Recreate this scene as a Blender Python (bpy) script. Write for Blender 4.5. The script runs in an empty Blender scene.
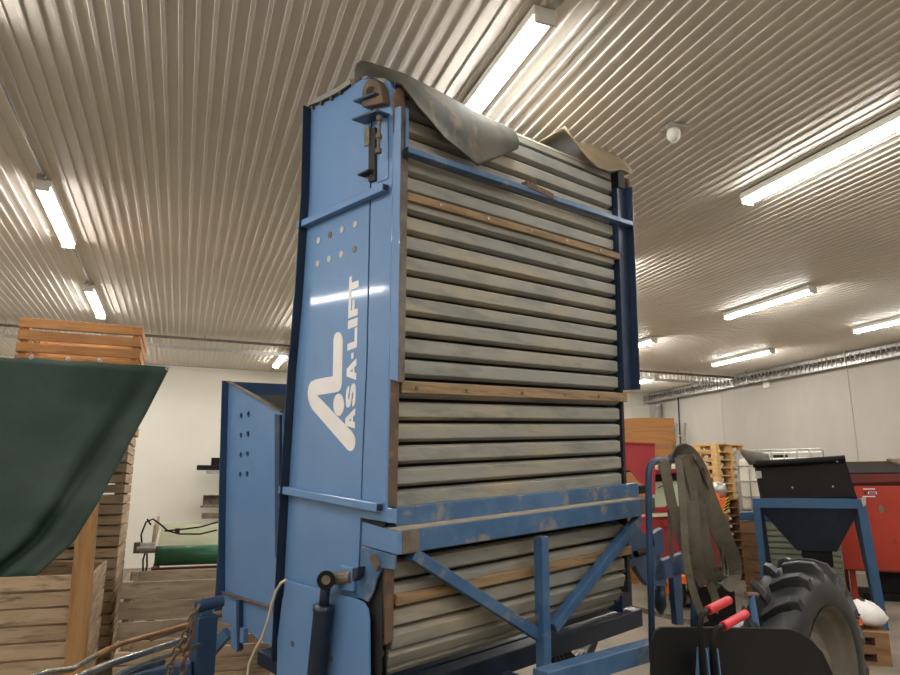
import bpy, bmesh, math, random
import numpy as np
from mathutils import Vector, geometry
random.seed(7)
S = bpy.context.scene
COL = S.collection

# ------------------------------------------------------------------ camera
F = 690.; CX = 450.; CY = 337.5
EYE = np.array([0, 0, 1.6])
PIT = math.atan(153/F); YAW = math.atan(270/math.hypot(F, 153))
FW = np.array([math.sin(YAW)*math.cos(PIT), math.cos(YAW)*math.cos(PIT), math.sin(PIT)])
RT = np.array([math.cos(YAW), -math.sin(YAW), 0.])
UP = np.cross(RT, FW)
cam = bpy.data.objects.new('camera', bpy.data.cameras.new('camera'))
COL.objects.link(cam)
cam.location = EYE
cam.rotation_euler = (math.pi/2 + PIT, 0, -YAW)
cam.data.sensor_fit = 'HORIZONTAL'; cam.data.sensor_width = 36
cam.data.lens = F/900*36
cam.data.clip_end = 100
S.camera = cam

# measuring helpers: a sight line met with a real plane gives a place in the hall
def ray(x, y): return FW + RT*(x-CX)/F + UP*(CY-y)/F
def atD(x, y, d): return EYE + ray(x, y)*d
def atY(x, y, Y):
    r = ray(x, y); return EYE + r*((Y-EYE[1])/r[1])
def atX(x, y, X):
    r = ray(x, y); return EYE + r*((X-EYE[0])/r[0])
def atZ(x, y, Z):
    r = ray(x, y); return EYE + r*((Z-EYE[2])/r[2])
def V(*a): return np.array(a, float)
def unit(v): v = np.array(v, float); return v/np.linalg.norm(v)

class Fr:
    def __init__(s, o, x, y, z): s.o = np.array(o, float); s.M = np.column_stack([x, y, z]); s.I = np.linalg.inv(s.M)
    def w(s, p): return s.o + s.M @ np.array(p, float)
    def on(s, x, y, axis, val):                     # point of the sight line on a local plane
        d = s.I @ ray(x, y); e = s.I @ (EYE-s.o)
        return e + d*((val-e[axis])/d[axis])
WORLD = Fr((0, 0, 0), (1, 0, 0), (0, 1, 0), (0, 0, 1))
def turned(o, az):                                  # upright frame, x axis turned az radians
    return Fr(o, (math.cos(az), math.sin(az), 0), (-math.sin(az), math.cos(az), 0), (0, 0, 1))
# the elevator machine stands a little tilted on its wheels
M = Fr(atD(396.5, 445, 3.4), unit(ray(1210, 425)), unit(ray(-155, 420)), unit(ray(473, -3700)))
def FA(x, y, a): return M.on(x, y, 0, a)
def FB(x, y, b): return M.on(x, y, 1, b)

# ------------------------------------------------------------------ materials
def lin(c):
    return tuple((v/255/12.92 if v/255 <= .04045 else ((v/255+.055)/1.055)**2.4) for v in c) + (1,)
class NT:
    def __init__(s, name):
        s.m = bpy.data.materials.new(name); s.m.use_nodes = True
        s.t = s.m.node_tree; s.b = s.t.nodes['Principled BSDF']
    def n(s, k, **kw):
        x = s.t.nodes.new(k)
        for a, v in kw.items(): setattr(x, a, v)
        return x
    def l(s, a, b): s.t.links.new(a, b)
def mat(name, c1, c2=None, rough=.6, metal=0., scale=4., stretch=(1, 1, 1), rot=0., ramp=(.42, .62), c3=None, s3=9., r3=(.58, .7),
        bump=0., bscale=60., island=0., spec=.5, detail=5., coat=0.):
    g = NT(name); b = g.b
    b.inputs['Roughness'].default_value = rough; b.inputs['Metallic'].default_value = metal
    b.inputs['Specular IOR Level'].default_value = spec
    if coat: b.inputs['Coat Weight'].default_value = coat; b.inputs['Coat Roughness'].default_value = .07
    tc = g.n('ShaderNodeTexCoord'); mp = g.n('ShaderNodeMapping'); rp = g.n('ShaderNodeMapping')
    rp.inputs['Rotation'].default_value = (0, 0, rot)
    g.l(tc.outputs['Object'], rp.inputs['Vector'])
    mp.inputs['Scale'].default_value = stretch; g.l(rp.outputs[0], mp.inputs['Vector'])
    vec = mp.outputs[0]
    gm = None
    if island:
        gm = g.n('ShaderNodeNewGeometry'); ad = g.n('ShaderNodeVectorMath', operation='MULTIPLY_ADD')
        cb = g.n('ShaderNodeCombineXYZ')
        for i in range(3): g.l(gm.outputs['Random Per Island'], cb.inputs[i])
        g.l(cb.outputs[0], ad.inputs[0]); ad.inputs[1].default_value = (37, 53, 71); g.l(mp.outputs[0], ad.inputs[2]); vec = ad.outputs[0]
    last = None
    def layer(prev, colr, sc, rr, det):
        nz = g.n('ShaderNodeTexNoise'); nz.inputs['Scale'].default_value = sc; nz.inputs['Detail'].default_value = det
        nz.inputs['Roughness'].default_value = .62
        g.l(vec, nz.inputs['Vector'])
        cr = g.n('ShaderNodeValToRGB'); cr.color_ramp.elements[0].position = rr[0]; cr.color_ramp.elements[1].position = rr[1]
        g.l(nz.outputs['Fac'], cr.inputs[0])
        mx = g.n('ShaderNodeMix', data_type='RGBA'); g.l(cr.outputs[0], mx.inputs['Factor'])
        if prev is None: mx.inputs['A'].default_value = lin(c1)
        else: g.l(prev, mx.inputs['A'])
        mx.inputs['B'].default_value = lin(colr)
        return mx.outputs['Result']
    if c2: last = layer(None, c2, scale, ramp, detail)
    if c3: last = layer(last, c3, s3, r3, 6.)
    if island:
        hs = g.n('ShaderNodeHueSaturation'); mr = g.n('ShaderNodeMapRange')
        mr.inputs['To Min'].default_value = 1-island; mr.inputs['To Max'].default_value = 1+island
        g.l(gm.outputs['Random Per Island'], mr.inputs['Value']); g.l(mr.outputs[0], hs.inputs['Value'])
        if last is None: hs.inputs['Color'].default_value = lin(c1)
        else: g.l(last, hs.inputs['Color'])
        last = hs.outputs[0]
    if last is None: b.inputs['Base Color'].default_value = lin(c1)
    else: g.l(last, b.inputs['Base Color'])
    if bump:
        nz = g.n('ShaderNodeTexNoise'); nz.inputs['Scale'].default_value = bscale; nz.inputs['Detail'].default_value = 4
        g.l(vec, nz.inputs['Vector'])
        bp = g.n('ShaderNodeBump'); bp.inputs['Strength'].default_value = bump; bp.inputs['Distance'].default_value = .01
        g.l(nz.outputs['Fac'], bp.inputs['Height']); g.l(bp.outputs[0], b.inputs['Normal'])
    return g.m
SL = -math.atan2(M.M[1, 0], M.M[0, 0])
m_blue = mat('blue paint', (91, 130, 175), (97, 136, 181), .48, scale=1.5, c3=(88, 122, 164), s3=3, r3=(.55, .8), coat=.32)
m_blue_worn = mat('worn blue paint', (60, 96, 134), (78, 112, 148), .5, scale=4, c3=(138, 132, 124), s3=7, r3=(.55, .66), bump=.06)
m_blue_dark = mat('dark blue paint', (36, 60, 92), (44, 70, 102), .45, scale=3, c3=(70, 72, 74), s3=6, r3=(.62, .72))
m_navy = mat('navy and shaded blue', (27, 38, 56), (32, 45, 64), .35, scale=4)  # navy paint; also the shade put into the back lip's colour
m_slat = mat('grey weathered slat', (140, 139, 131), (160, 149, 127), .62, scale=3.2, stretch=(.5, 1, 2.2), rot=SL, ramp=(.44, .66), c3=(116, 118, 112), s3=5, r3=(.5, .68), bump=.12, bscale=40, island=.09)
m_post_shade = mat('shaded blue paint', (33, 50, 76), (38, 56, 84), .4, scale=3)  # blue of the right post, darkened for the shade on it
m_hop = mat('hopper blue paint', (42, 78, 112), (48, 84, 118), .4, scale=3)
m_rawwood = mat('raw wood', (158, 130, 94), (122, 100, 74), .75, scale=5, stretch=(.6, 3, 6), rot=SL, c3=(96, 80, 60), s3=8, bump=.15)
m_dust = mat('pale dust', (176, 160, 136), (150, 138, 120), .9, scale=8)
m_rust = mat('rusty steel', (104, 82, 64), (84, 70, 60), .75, scale=7, c3=(132, 98, 66), s3=12, r3=(.55, .7), bump=.1)
m_ruststeel = mat('dirty steel', (120, 110, 96), (92, 80, 66), .6, metal=.2, scale=8, c3=(112, 84, 60), s3=10)
m_rubber = mat('dusty rubber sheet', (84, 79, 68), (66, 65, 61), .75, spec=.2, scale=3, stretch=(1, 2, 1), rot=.6, c3=(122, 106, 80), s3=4, r3=(.55, .72))
m_rubber_tan = mat('tan rubber sheet', (150, 134, 104), (130, 116, 90), .6, scale=3)
m_belt = mat('woven grey belt', (118, 110, 94), (102, 96, 82), .7, scale=6, c3=(78, 72, 62), s3=9)
m_black = mat('black plastic', (16, 16, 16), (22, 22, 20), .6, spec=.2, scale=4)
m_darkin = mat('dark steel and shade', (34, 34, 34), (44, 42, 38), .8, scale=3)  # dark metal; also stands for shade behind slits, holes and tube ends
m_white = mat('white lettering vinyl', (236, 232, 230), (230, 226, 224), .5, scale=9)
m_cream = mat('pale hole light', (196, 188, 176), (182, 172, 158), .5, scale=9)  # pale tone of the light seen through the side sheet's holes
m_galv = mat('galvanised steel', (184, 182, 176), (164, 162, 158), .38, metal=.75, scale=18)
m_crate = mat('aged crate board', (180, 156, 126), (154, 131, 104), .8, scale=4, stretch=(.7, .7, 5), c3=(104, 84, 66), s3=6, r3=(.56, .7), bump=.12, island=.16)
m_crate_grey = mat('grey crate board', (184, 168, 144), (160, 145, 124), .8, scale=4, stretch=(.7, .7, 5), c3=(112, 98, 80), s3=6, bump=.1, island=.1)
m_crate_fresh = mat('orange crate board', (180, 126, 70), (156, 106, 58), .65, scale=4, stretch=(.6, .6, 5), c3=(140, 94, 50), s3=5, island=.1)
m_post = mat('yellow pine timber', (170, 128, 80), (144, 106, 64), .65, scale=3, stretch=(5, 5, .5), c3=(128, 88, 50), s3=5, r3=(.58, .72), bump=.06)
m_pallet = mat('fresh pallet wood', (214, 178, 120), (196, 158, 104), .75, scale=5, stretch=(.7, .7, 3), island=.12)
m_pallet_old = mat('old pallet wood', (142, 106, 72), (118, 88, 60), .8, scale=5, stretch=(.7, .7, 3), island=.14)
m_plywood = mat('brown plywood', (176, 122, 66), (160, 108, 56), .6, scale=3, stretch=(.5, .5, 6), island=.05)
m_tarp = mat('dark green tarpaulin', (30, 46, 38), (36, 52, 42), .7, spec=.2, scale=2.5, bump=.05, bscale=12)
m_red = mat('red paint', (160, 36, 34), (146, 32, 30), .42, scale=3)
m_redcont = mat('orange red paint', (172, 50, 26), (160, 44, 22), .45, scale=2, c3=(126, 46, 34), s3=5, r3=(.62, .75))
m_reddark = mat('dark red interior', (104, 34, 26), (90, 34, 28), .7, scale=4)
m_crimson = mat('crimson paint', (152, 42, 46), (138, 38, 42), .5, scale=3)
m_orange = mat('orange paint', (228, 112, 36), (212, 98, 30), .45, scale=3)
m_grip = mat('red rubber grip', (206, 34, 46), (190, 28, 40), .45, scale=9)
m_tyre = mat('tyre rubber', (33, 34, 37), (42, 42, 42), .45, scale=6, c3=(72, 69, 64), s3=7, r3=(.56, .72))
m_rim = mat('dusty wheel rim', (112, 104, 90), (92, 86, 76), .6, scale=5)
m_green = mat('green conveyor belt', (44, 100, 70), (52, 110, 78), .4, scale=3, c3=(150, 150, 110), s3=3, r3=(.6, .8))
m_greentop = mat('dusty green conveyor belt', (156, 154, 122), (136, 148, 112), .4, scale=4)
m_tank = mat('white plastic tank', (226, 220, 200), (214, 208, 186), .4, scale=2)
m_bag = mat('white plastic sack', (230, 226, 220), (210, 206, 202), .4, scale=6, bump=.3, bscale=14)
m_hopin = mat('dark brown rubber lining', (20, 15, 14), (25, 19, 17), .65, spec=.25, scale=5)
m_glass = mat('tinted windscreen', (190, 205, 180), (178, 194, 170), .12, scale=1)
m_yellow = mat('yellow tape', (224, 186, 50), None, .5)
m_cord = mat('beige cord', (206, 192, 164), None, .6)
m_copper = mat('brown pole wood', (160, 120, 76), (136, 98, 60), .5, scale=9)
m_chrome = mat('worn chrome pole', (190, 184, 174), (150, 142, 130), .25, metal=.85, scale=14)
m_whitebox = mat('white plastic', (226, 222, 212), None, .4)
m_logo_blue = mat('blue sign print', (60, 70, 120), None, .5)
m_bin = mat('grey green slatted plastic', (132, 136, 118), (118, 122, 106), .6, scale=5)

# setting materials
m_ceil = mat('white ribbed steel', (222, 214, 202), (217, 209, 196), .45, scale=1.2, spec=.35)
m_wallw = mat('cream wall panel', (224, 220, 207), (220, 216, 202), .6, scale=.8)
m_conc = mat('concrete wall', (178, 172, 161), (164, 158, 149), .85, scale=.8, stretch=(1, 1, .45), ramp=(.36, .66), c3=(178, 172, 160), s3=1.6, r3=(.5, .8), bump=.06)
m_floor = mat('dusty concrete floor', (128, 118, 102), (112, 103, 89), .75, scale=.9, c3=(100, 91, 78), s3=2.2, r3=(.54, .74), bump=.08)

def emis(name, col, st):
    g = NT(name); b = g.b
    b.inputs['Base Color'].default_value = (.9, .9, .9, 1)
    b.inputs['Emission Color'].default_value = col; b.inputs['Emission Strength'].default_value = st
    return g.m
m_tube = emis('lit tube cover', (1, .975, .94, 1), 50.)

# ------------------------------------------------------------------ mesh builder
class MB:
    def __init__(s): s.v = []; s.f = []
    def add(s, vs, fs):
        o = len(s.v); s.v += [tuple(map(float, p)) for p in vs]; s.f += [tuple(i+o for i in f) for f in fs]; return s
    def box(s, p, q, fr=WORLD):
        (x0, y0, z0), (x1, y1, z1) = np.minimum(p, q), np.maximum(p, q)
        c = [(x0,y0,z0),(x1,y0,z0),(x1,y1,z0),(x0,y1,z0),(x0,y0,z1),(x1,y0,z1),(x1,y1,z1),(x0,y1,z1)]
        return s.add([fr.w(k) for k in c], [(0,3,2,1),(4,5,6,7),(0,1,5,4),(1,2,6,5),(2,3,7,6),(3,0,4,7)])
    def prism(s, pts, off, fr=WORLD, holes=()):
        # polygon (local points) thickened by the local vector off
        loops = [[np.array(p, float) for p in pts]] + [[np.array(p, float) for p in h] for h in holes]
        off = np.array(off, float)
        W = [[Vector(fr.w(p)) for p in lp] for lp in loops]
        flat = [v for lp in W for v in lp]; n = len(flat)
        top = [Vector(fr.w(p+off)) for lp in loops for p in lp]
        if holes: tri = geometry.tessellate_polygon(W)
        else: tri = [tuple(range(n))]
        fs = [tuple(t) for t in tri] + [tuple(i+n for i in reversed(t)) for t in tri]
        k = 0
        for lp in loops:
            m = len(lp)
            fs += [(k+i, k+(i+1) % m, n+k+(i+1) % m, n+k+i) for i in range(m)]
            k += m
        return s.add(flat+top, fs)
    def tube(s, pts, r, seg=10, fr=WORLD, caps=True):
        P = [fr.w(p) for p in pts]; n = len(P)
        R = r if hasattr(r, '__len__') else [r]*n
        vs = []; ref = None
        for i in range(n):
            t = unit(P[min(i+1, n-1)]-P[max(i-1, 0)])
            if ref is None: ref = np.cross(t, (0, 0, 1)) if abs(t[2]) < .95 else np.cross(t, (1, 0, 0))
            u = unit(ref - t*(ref@t)); w = np.cross(t, u); ref = u
            for k in range(seg):
                a = 2*math.pi*k/seg; vs.append(P[i]+R[i]*(math.cos(a)*u+math.sin(a)*w))
        fs = [(i*seg+k, i*seg+(k+1) % seg, (i+1)*seg+(k+1) % seg, (i+1)*seg+k) for i in range(n-1) for k in range(seg)]
        if caps: fs += [tuple(reversed(range(seg))), tuple((n-1)*seg+k for k in range(seg))]
        return s.add(vs, fs)
    def bar(s, p, q, w, h, fr=WORLD, up=(0, 0, 1)):
        P, Q = fr.w(p), fr.w(q); t = unit(Q-P); u0 = fr.M @ np.array(up, float)
        x = unit(np.cross(t, u0)); z = np.cross(x, t)
        c = []
        for e in (P, Q):
            for a, b in ((-1,-1),(1,-1),(1,1),(-1,1)): c.append(e+x*a*w/2+z*b*h/2)
        return s.add(c, [(0,3,2,1),(4,5,6,7),(0,1,5,4),(1,2,6,5),(2,3,7,6),(3,0,4,7)])
    def grid(s, rows, fr=WORLD):
        n, m = len(rows), len(rows[0])
        return s.add([fr.w(p) for r in rows for p in r], [(i*m+j, i*m+j+1, (i+1)*m+j+1, (i+1)*m+j) for i in range(n-1) for j in range(m-1)])
    def lathe(s, prof, c, ax, seg=48):
        # profile of (radius, along axis) turned about the axis through c
        ax = unit(ax); u = unit(np.cross(ax, (0, 0, 1)) if abs(ax[2]) < .9 else np.cross(ax, (1, 0, 0))); w = np.cross(ax, u)
        n = len(prof)
        vs = [np.array(c)+ax*h+r*(math.cos(2*math.pi*k/seg)*u+math.sin(2*math.pi*k/seg)*w) for k in range(seg) for r, h in prof]
        fs = [(k*n+i, k*n+i+1, ((k+1) % seg)*n+i+1, ((k+1) % seg)*n+i) for k in range(seg) for i in range(n-1)]
        return s.add(vs, fs)
    def build(s, name, m, parent=None, bevel=0., smooth=False, solid=0., sub=0, label=None):
        me = bpy.data.meshes.new(name)
        base = np.array(parent['_w']) if parent else np.zeros(3)
        me.from_pydata([tuple(np.array(v)-base) for v in s.v], [], s.f); me.update()
        bm = bmesh.new(); bm.from_mesh(me); bmesh.ops.recalc_face_normals(bm, faces=bm.faces); bm.to_mesh(me); bm.free()
        o = bpy.data.objects.new(name, me); COL.objects.link(o)
        me.materials.append(m)
        if parent: o.parent = parent; o['_w'] = tuple(map(float, base))
        if smooth:
            for p in me.polygons: p.use_smooth = True
        if solid:
            k = o.modifiers.new('solid', 'SOLIDIFY'); k.thickness = solid; k.offset = 0
        if sub:
            k = o.modifiers.new('sub', 'SUBSURF'); k.subdivision_type = 'SIMPLE'; k.levels = k.render_levels = sub
        if bevel:
            k = o.modifiers.new('bevel', 'BEVEL'); k.width = bevel; k.segments = 2; k.limit_method = 'ANGLE'; k.angle_limit = .7
        if label: o['label'] = label
        return o
def thing(name, loc, label, cat, group=None):
    o = bpy.data.objects.new(name, None); COL.objects.link(o); o.empty_display_size = .1
    o.location = tuple(map(float, loc)); o['_w'] = tuple(map(float, loc))
    o['label'] = label; o['category'] = cat
    if group: o['group'] = group
    return o
def solo(o, label, cat, group=None):
    # a thing that is one mesh: origin moved to its own base
    me = o.data; co = np.array([v.co for v in me.vertices]); c = (co.min(0)+co.max(0))/2; c[2] = co[:, 2].min()
    for v in me.vertices: v.co -= Vector(c)
    o.location = tuple(map(float, c))
    o['label'] = label; o['category'] = cat
    if group: o['group'] = group
    return o
def dup(src, loc, label, mats=None):
    r = src.copy(); COL.objects.link(r); r.location = tuple(map(float, loc)); r['label'] = label
    for ch in list(src.children):
        c = ch.copy(); COL.objects.link(c); c.parent = r
        for g in ch.children:
            d = g.copy(); COL.objects.link(d); d.parent = c
    return r
def struct(o): o['kind'] = 'structure'; return o

# ------------------------------------------------------------------ the hall
H = 4.354; XR = 12.55; YB = 16.62; XL = -6.6; YF = -8.0
struct(MB().box((XL-.2, YF-.2, -.2), (XR+.2, YB+.2, 0)).build('floor', m_floor))
# ribbed steel ceiling
prof = []
x = XL
while x < XR:
    prof += [(x, .009), (x+.066, .009), (x+.071, 0), (x+.0935, 0)]
    x += .0985
prof.append((x, .009))
b = MB(); b.grid([[(p, YF-.1, H+z) for p, z in prof], [(p, YB+.1, H+z) for p, z in prof]])
cl = struct(b.build('ceiling', m_ceil))
struct(MB().box((XL-.2, YF-.2, H+.05), (XR+.2, YB+.2, H+.15)).build('ceiling', m_ceil))
# back wall of tall cream panels with fine joints
b = MB(); jx = atY(179.5, 450, YB)[0]
xs = [XL-.2] + [jx+1.2*k for k in range(-5, 11) if XL < jx+1.2*k < XR-.2] + [XR+.2]
for p, q in zip(xs, xs[1:]): b.box((p+.002, YB, 0), (q-.002, YB+.15, H+.05))
b.box((XL-.2, YB+.01, 0), (XR+.2, YB+.16, H))
struct(b.build('wall_back', m_wallw))
b = MB()
ys = [YF-.2, -3.5] + [atX(847, 367, XR)[1]] + [atX(720.5, 391, XR)[1]] + [YB+.2]
for p, q in zip(ys, ys[1:]): b.box((XR, p+.006, 0), (XR+.2, q-.006, H+.05))
b.box((XR+.012, YF, 0), (XR+.21, YB, H))
struct(b.build('wall_right', m_conc))
struct(MB().box((XL-.2, YF-.2, 0), (XL, YB+.2, H+.05)).build('wall_left', m_wallw))
struct(MB().box((XL, YF-.2, 0), (XR, YF, H+.05)).build('wall_front', m_wallw))
struct(MB().box((XL, YB-.03, H-.05), (XR, YB-.002, H-.005)).build('trim_back', m_wallw))

# ------------------------------------------------------------------ lamps
def lamp(cx, y0, label):
    t = thing('ceiling_lamp', (cx, y0, H-.10), label, 'lamp', 'tube lamps on the ceiling')
    MB().box((cx-.076, y0, H-.062), (cx+.076, y0+1.64, H-.004)).build('housing', m_whitebox, t, .006)
    # rounded clear cover
    rows = []
    for yy in (y0+.02, y0+1.62):
        rows.append([(cx-.060*math.cos(a), yy, H-.063-.042*math.sin(a)) for a in [math.pi*k/12 for k in range(13)]])
    d = MB(); d.grid(rows); d.add(rows[0], [tuple(range(13))]); d.add(rows[1], [tuple(reversed(range(13)))])
    d.build('tube_cover', m_tube, t)
    for yy in (y0-.004, y0+1.62):
        MB().box((cx-.066, yy, H-.112), (cx+.066, yy+.024, H-.04)).build('end_cap', m_whitebox, t, .004)
    return t
COLX = [-1.38, 1.77, 4.82, 7.9, 10.7, -4.45]
ROWY = [3.08, 6.72, 10.2, 13.8]
names = {
 (1, 0): 'lit tube lamp right above the top of the slatted blue machine',
 (2, 0): 'large lit tube lamp at the upper right edge of the picture',
 (3, 1): 'lit tube lamp in the middle right, above the left end of the concrete wall',
 (3, 2): 'lit tube lamp second from the back, just over the cross tray on the right',
 (4, 1): 'lit tube lamp at the far right edge next to the concrete wall',
 (0, 1): 'lit tube lamp at the left edge of the ceiling, nearer one of that pair',
 (0, 2): 'lit tube lamp above the orange crate on top of the stack',
 (1, 3): 'lit tube lamp by the back wall, peeking out left of the blue machine',
 (2, 2): 'upper lit tube lamp touching the right post of the blue machine',
 (2, 3): 'lower lit tube lamp touching the right post of the blue machine, near the back wall',
}
# which tubes exist (two places of the grid carry none)
first = None
for i, cx in enumerate(COLX):
    for j, y0 in enumerate(ROWY + [-.4, -4.0]):
        lb = names.get((i, j), None)
        if lb is None:
            lb = 'lit tube lamp of column %s, row %s of the ceiling' % (['left', 'second', 'third', 'fourth', 'right', 'leftmost'][i], ['nearest', 'second', 'third', 'back', 'behind the viewer', 'far behind the viewer'][j])
        if (i, j) == (0, 0): y0 -= .38
        if first is None: first = lamp(cx, y0, lb)
        else: dup(first, (cx, y0, H-.10), lb)
# thin conduits between lamps of the two left columns
for cx, lb in ((COLX[0], 'thin dark conduit along the left column of tube lamps'), (COLX[1], 'thin conduit along the column of tube lamps above the machine')):
    ye = [YF+.2]+sorted(ROWY+[-.4, -4.0])+[YB-.2]
    t = thing('conduit', (cx, 4., H-.03), lb, 'conduit')
    for k in range(len(ye)-1):
        p = ye[k] if k == 0 else ye[k]+1.66
        MB().tube([(cx+.02, p, H-.018), (cx+.02, ye[k+1]-.02, H-.018)], .011, 8).build('pipe_length', m_galv, t, smooth=True)
    for y0 in ROWY: MB().box((cx-.02, y0-.14, H-.05), (cx+.05, y0-.09, H-.006)).build('clip', m_galv, t, .003)
# motion sensor
c = atZ(673, 127, H)
t = thing('smoke_detector', (c[0], c[1], H-.12), 'small white round detector on a square plate under the ceiling', 'detector')
MB().box((c[0]-.075, c[1]-.075, H-.025), (c[0]+.075, c[1]+.075, H)).build('plate', m_galv, t, .003)
MB().lathe([(0, -.125), (.03, -.12), (.05, -.09), (.052, -.05), (.045, -.025), (0, -.02)], (c[0], c[1], H), (0, 0, 1), 20).build('dome', m_whitebox, t, smooth=True)

# ------------------------------------------------------------------ cable trays
def tray(name, p, q, side, label, hang, n):
    p, q = np.array(p), np.array(q); t = unit(q-p); L = np.linalg.norm(q-p)
    w = unit(np.cross(t, (0, 0, 1)))*side
    r = thing(name, (p+q)/2, label, 'cable tray')
    for k in (0, .22): MB().bar(p+V(0, 0, k), q+V(0, 0, k), .012, .012).build('rail', m_galv, r)
    e = MB(); m = int(L/.11)
    for k in range(m+1):
        o = p+t*(L*k/m); e.bar(o, o+V(0, 0, .22), .035, .006, up=t)
    e.bar(p+V(0, 0, .03), q+V(0, 0, .03), .004, .05); e.bar(p+V(0, 0, .2), q+V(0, 0, .2), .004, .05)
    e.build('rungs', m_galv, r)
    for k in range(n):
        o = p+t*(L*(k+.5)/n); g = MB(); g.bar(o+V(0, 0, -.01), o+V(0, 0, .30 if not hang else H-p[2]), .05, .012, up=t)
        if not hang: g.bar(o+V(0, 0, .1), o+w*.26+V(0, 0, .1), .03, .03)
        g.build('bracket', m_galv, r)
    return r
ty0 = -2.
tz = atX(900, 355, XR-.25)[2]
tray('cable_tray', (XR-.25, ty0, tz), (XR-.25, YB-.1, tz), 1, 'long perforated cable tray running along the top of the concrete wall', False, 7)
cz = tz+.02; cy = atZ(150, 346.7, cz)[1]
tray('cable_tray', (XL+.2, cy, cz), (XR-.32, cy, cz), 1, 'perforated cable tray hung across the hall before the back wall', True, 8)
b = MB(); yy = cy-.12; pz = atY(150, 335.8, yy)[2]
b.tube([(XL, yy, pz), (XR-.3, yy, pz)], .022, 10)
for k in range(7): b.tube([(-5+2.6*k, yy, pz), (-5+2.6*k, yy, H-.006)], .006, 6)
solo(b.build('cross_pipe', m_ruststeel, smooth=True), 'thin dark pipe crossing the hall under the ceiling before the back wall', 'pipe')
b = MB(); b.tube([(XR-.12, -2, H-.10), (XR-.12, YB-.2, H-.10)], .05, 10)
solo(b.build('wall_pipe', m_ruststeel, smooth=True), 'dark pipe running under the ceiling along the concrete wall', 'pipe')
# galvanised down pipe and dark cable near the back corner
p = atX(658, 406, XR-.14)
b = MB(); b.tube([(p[0], p[1], 0), (p[0], p[1], p[2]), (p[0], p[1], p[2]+.05)], [.085, .085, .11], 14)
solo(b.build('down_pipe', m_galv, smooth=True), 'shiny galvanised pipe standing in the back right corner', 'pipe')
p = atX(678, 396, XR-.06)
b = MB(); b.tube([(p[0], p[1], H-.2), (p[0], p[1]+.05, 2.6), (p[0], p[1]-.1, 1.2), (p[0], p[1], 0.02)], .016, 8)
solo(b.build('wall_cable', m_black, smooth=True), 'dark cable hanging down the concrete wall beside the ladder', 'cable')
# junction box on the wall
p = atX(768, 384, XR)
solo(MB().box((XR-.07, p[1]-.09, p[2]-.09), (XR, p[1]+.09, p[2]+.09)).build('junction_box', m_whitebox, bevel=.01), 'small white junction box under the cable tray on the concrete wall', 'box')
# ladder leaning to the right wall
p = atX(676, 423, XR-.18); q = atX(685, 423, XR-.18)
t = thing('ladder', (p[0]-.5, (p[1]+q[1])/2, 0), 'aluminium ladder leaning on the concrete wall behind the pallets', 'ladder')
for o in (p, q): MB().bar((o[0]-.55, o[1], 0), (o[0], o[1], o[2]), .03, .07).build('rail', m_galv, t)
e = MB()
for k in range(1, 10):
    f = k/10; e.tube([(p[0]-.55*(1-f), p[1], p[2]*f), (q[0]-.55*(1-f), q[1], q[2]*f)], .018, 8)
e.build('rungs', m_galv, t)

# ------------------------------------------------------------------ the elevator machine (local frame M: a along the slats, b back along the side, c up)
AS = -.08                                            # plane of the left side sheet
wb = M.w((.9, .5, 0)); 
HV = thing('elevator_machine', (wb[0], wb[1], 0), 'tall blue elevator machine with grey slats in front and big white lettering on its side', 'machine')
def dA(pts, a=AS): return [FA(x, y, a) for x, y in pts]
def dB(pts, b): return [FB(x, y, b) for x, y in pts]
# slats: straight down the front, then round the lower roller
PITCH = .1092; C0 = .005; RB = .30; CB = -.86
def path(s):                                          # s = distance along the belt from c = 0 downwards; gives (b, c, angle)
    if -s > CB: return 0., -s, 0.
    t = min((s+CB)/RB, 2.2)
    return RB*(1-math.cos(t)), CB-RB*math.sin(t), t
def slat(s0, s1, th=.046, bo=0., a0=0., a1=1.93, jig=0., tilt=1):
    sm = (s0+s1)/2; h = (s1-s0)/2
    b_, c_, t = path(sm)
    ux = V(0, math.sin(t), -math.cos(t)); nx = V(0, -math.cos(t), -math.sin(t))    # down the belt / outward
    o = V(0, b_, c_)
    P = []
    # cross section: upright face, short slope above, longer slope below
    sec = ((-h, -.028), (-h+.009, 0), (h-.016, 0), (h, -.034), (h, -th), (-h, -th)) if tilt else ((-h, 0), (h, 0), (h, -th), (-h, -th))
    for a in (a0, a1):
        for k, m in sec: P.append(o+ux*k+nx*(m+bo+jig)+V(a, 0, 0))
    n = len(sec)
    return MB().add([M.w(p) for p in P], [tuple(range(n)), tuple(reversed(range(n, 2*n)))]+[(i, n+i, n+(i+1) % n, (i+1) % n) for i in range(n)])
wood_k = {13: None, 2: None, -6: None}
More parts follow.
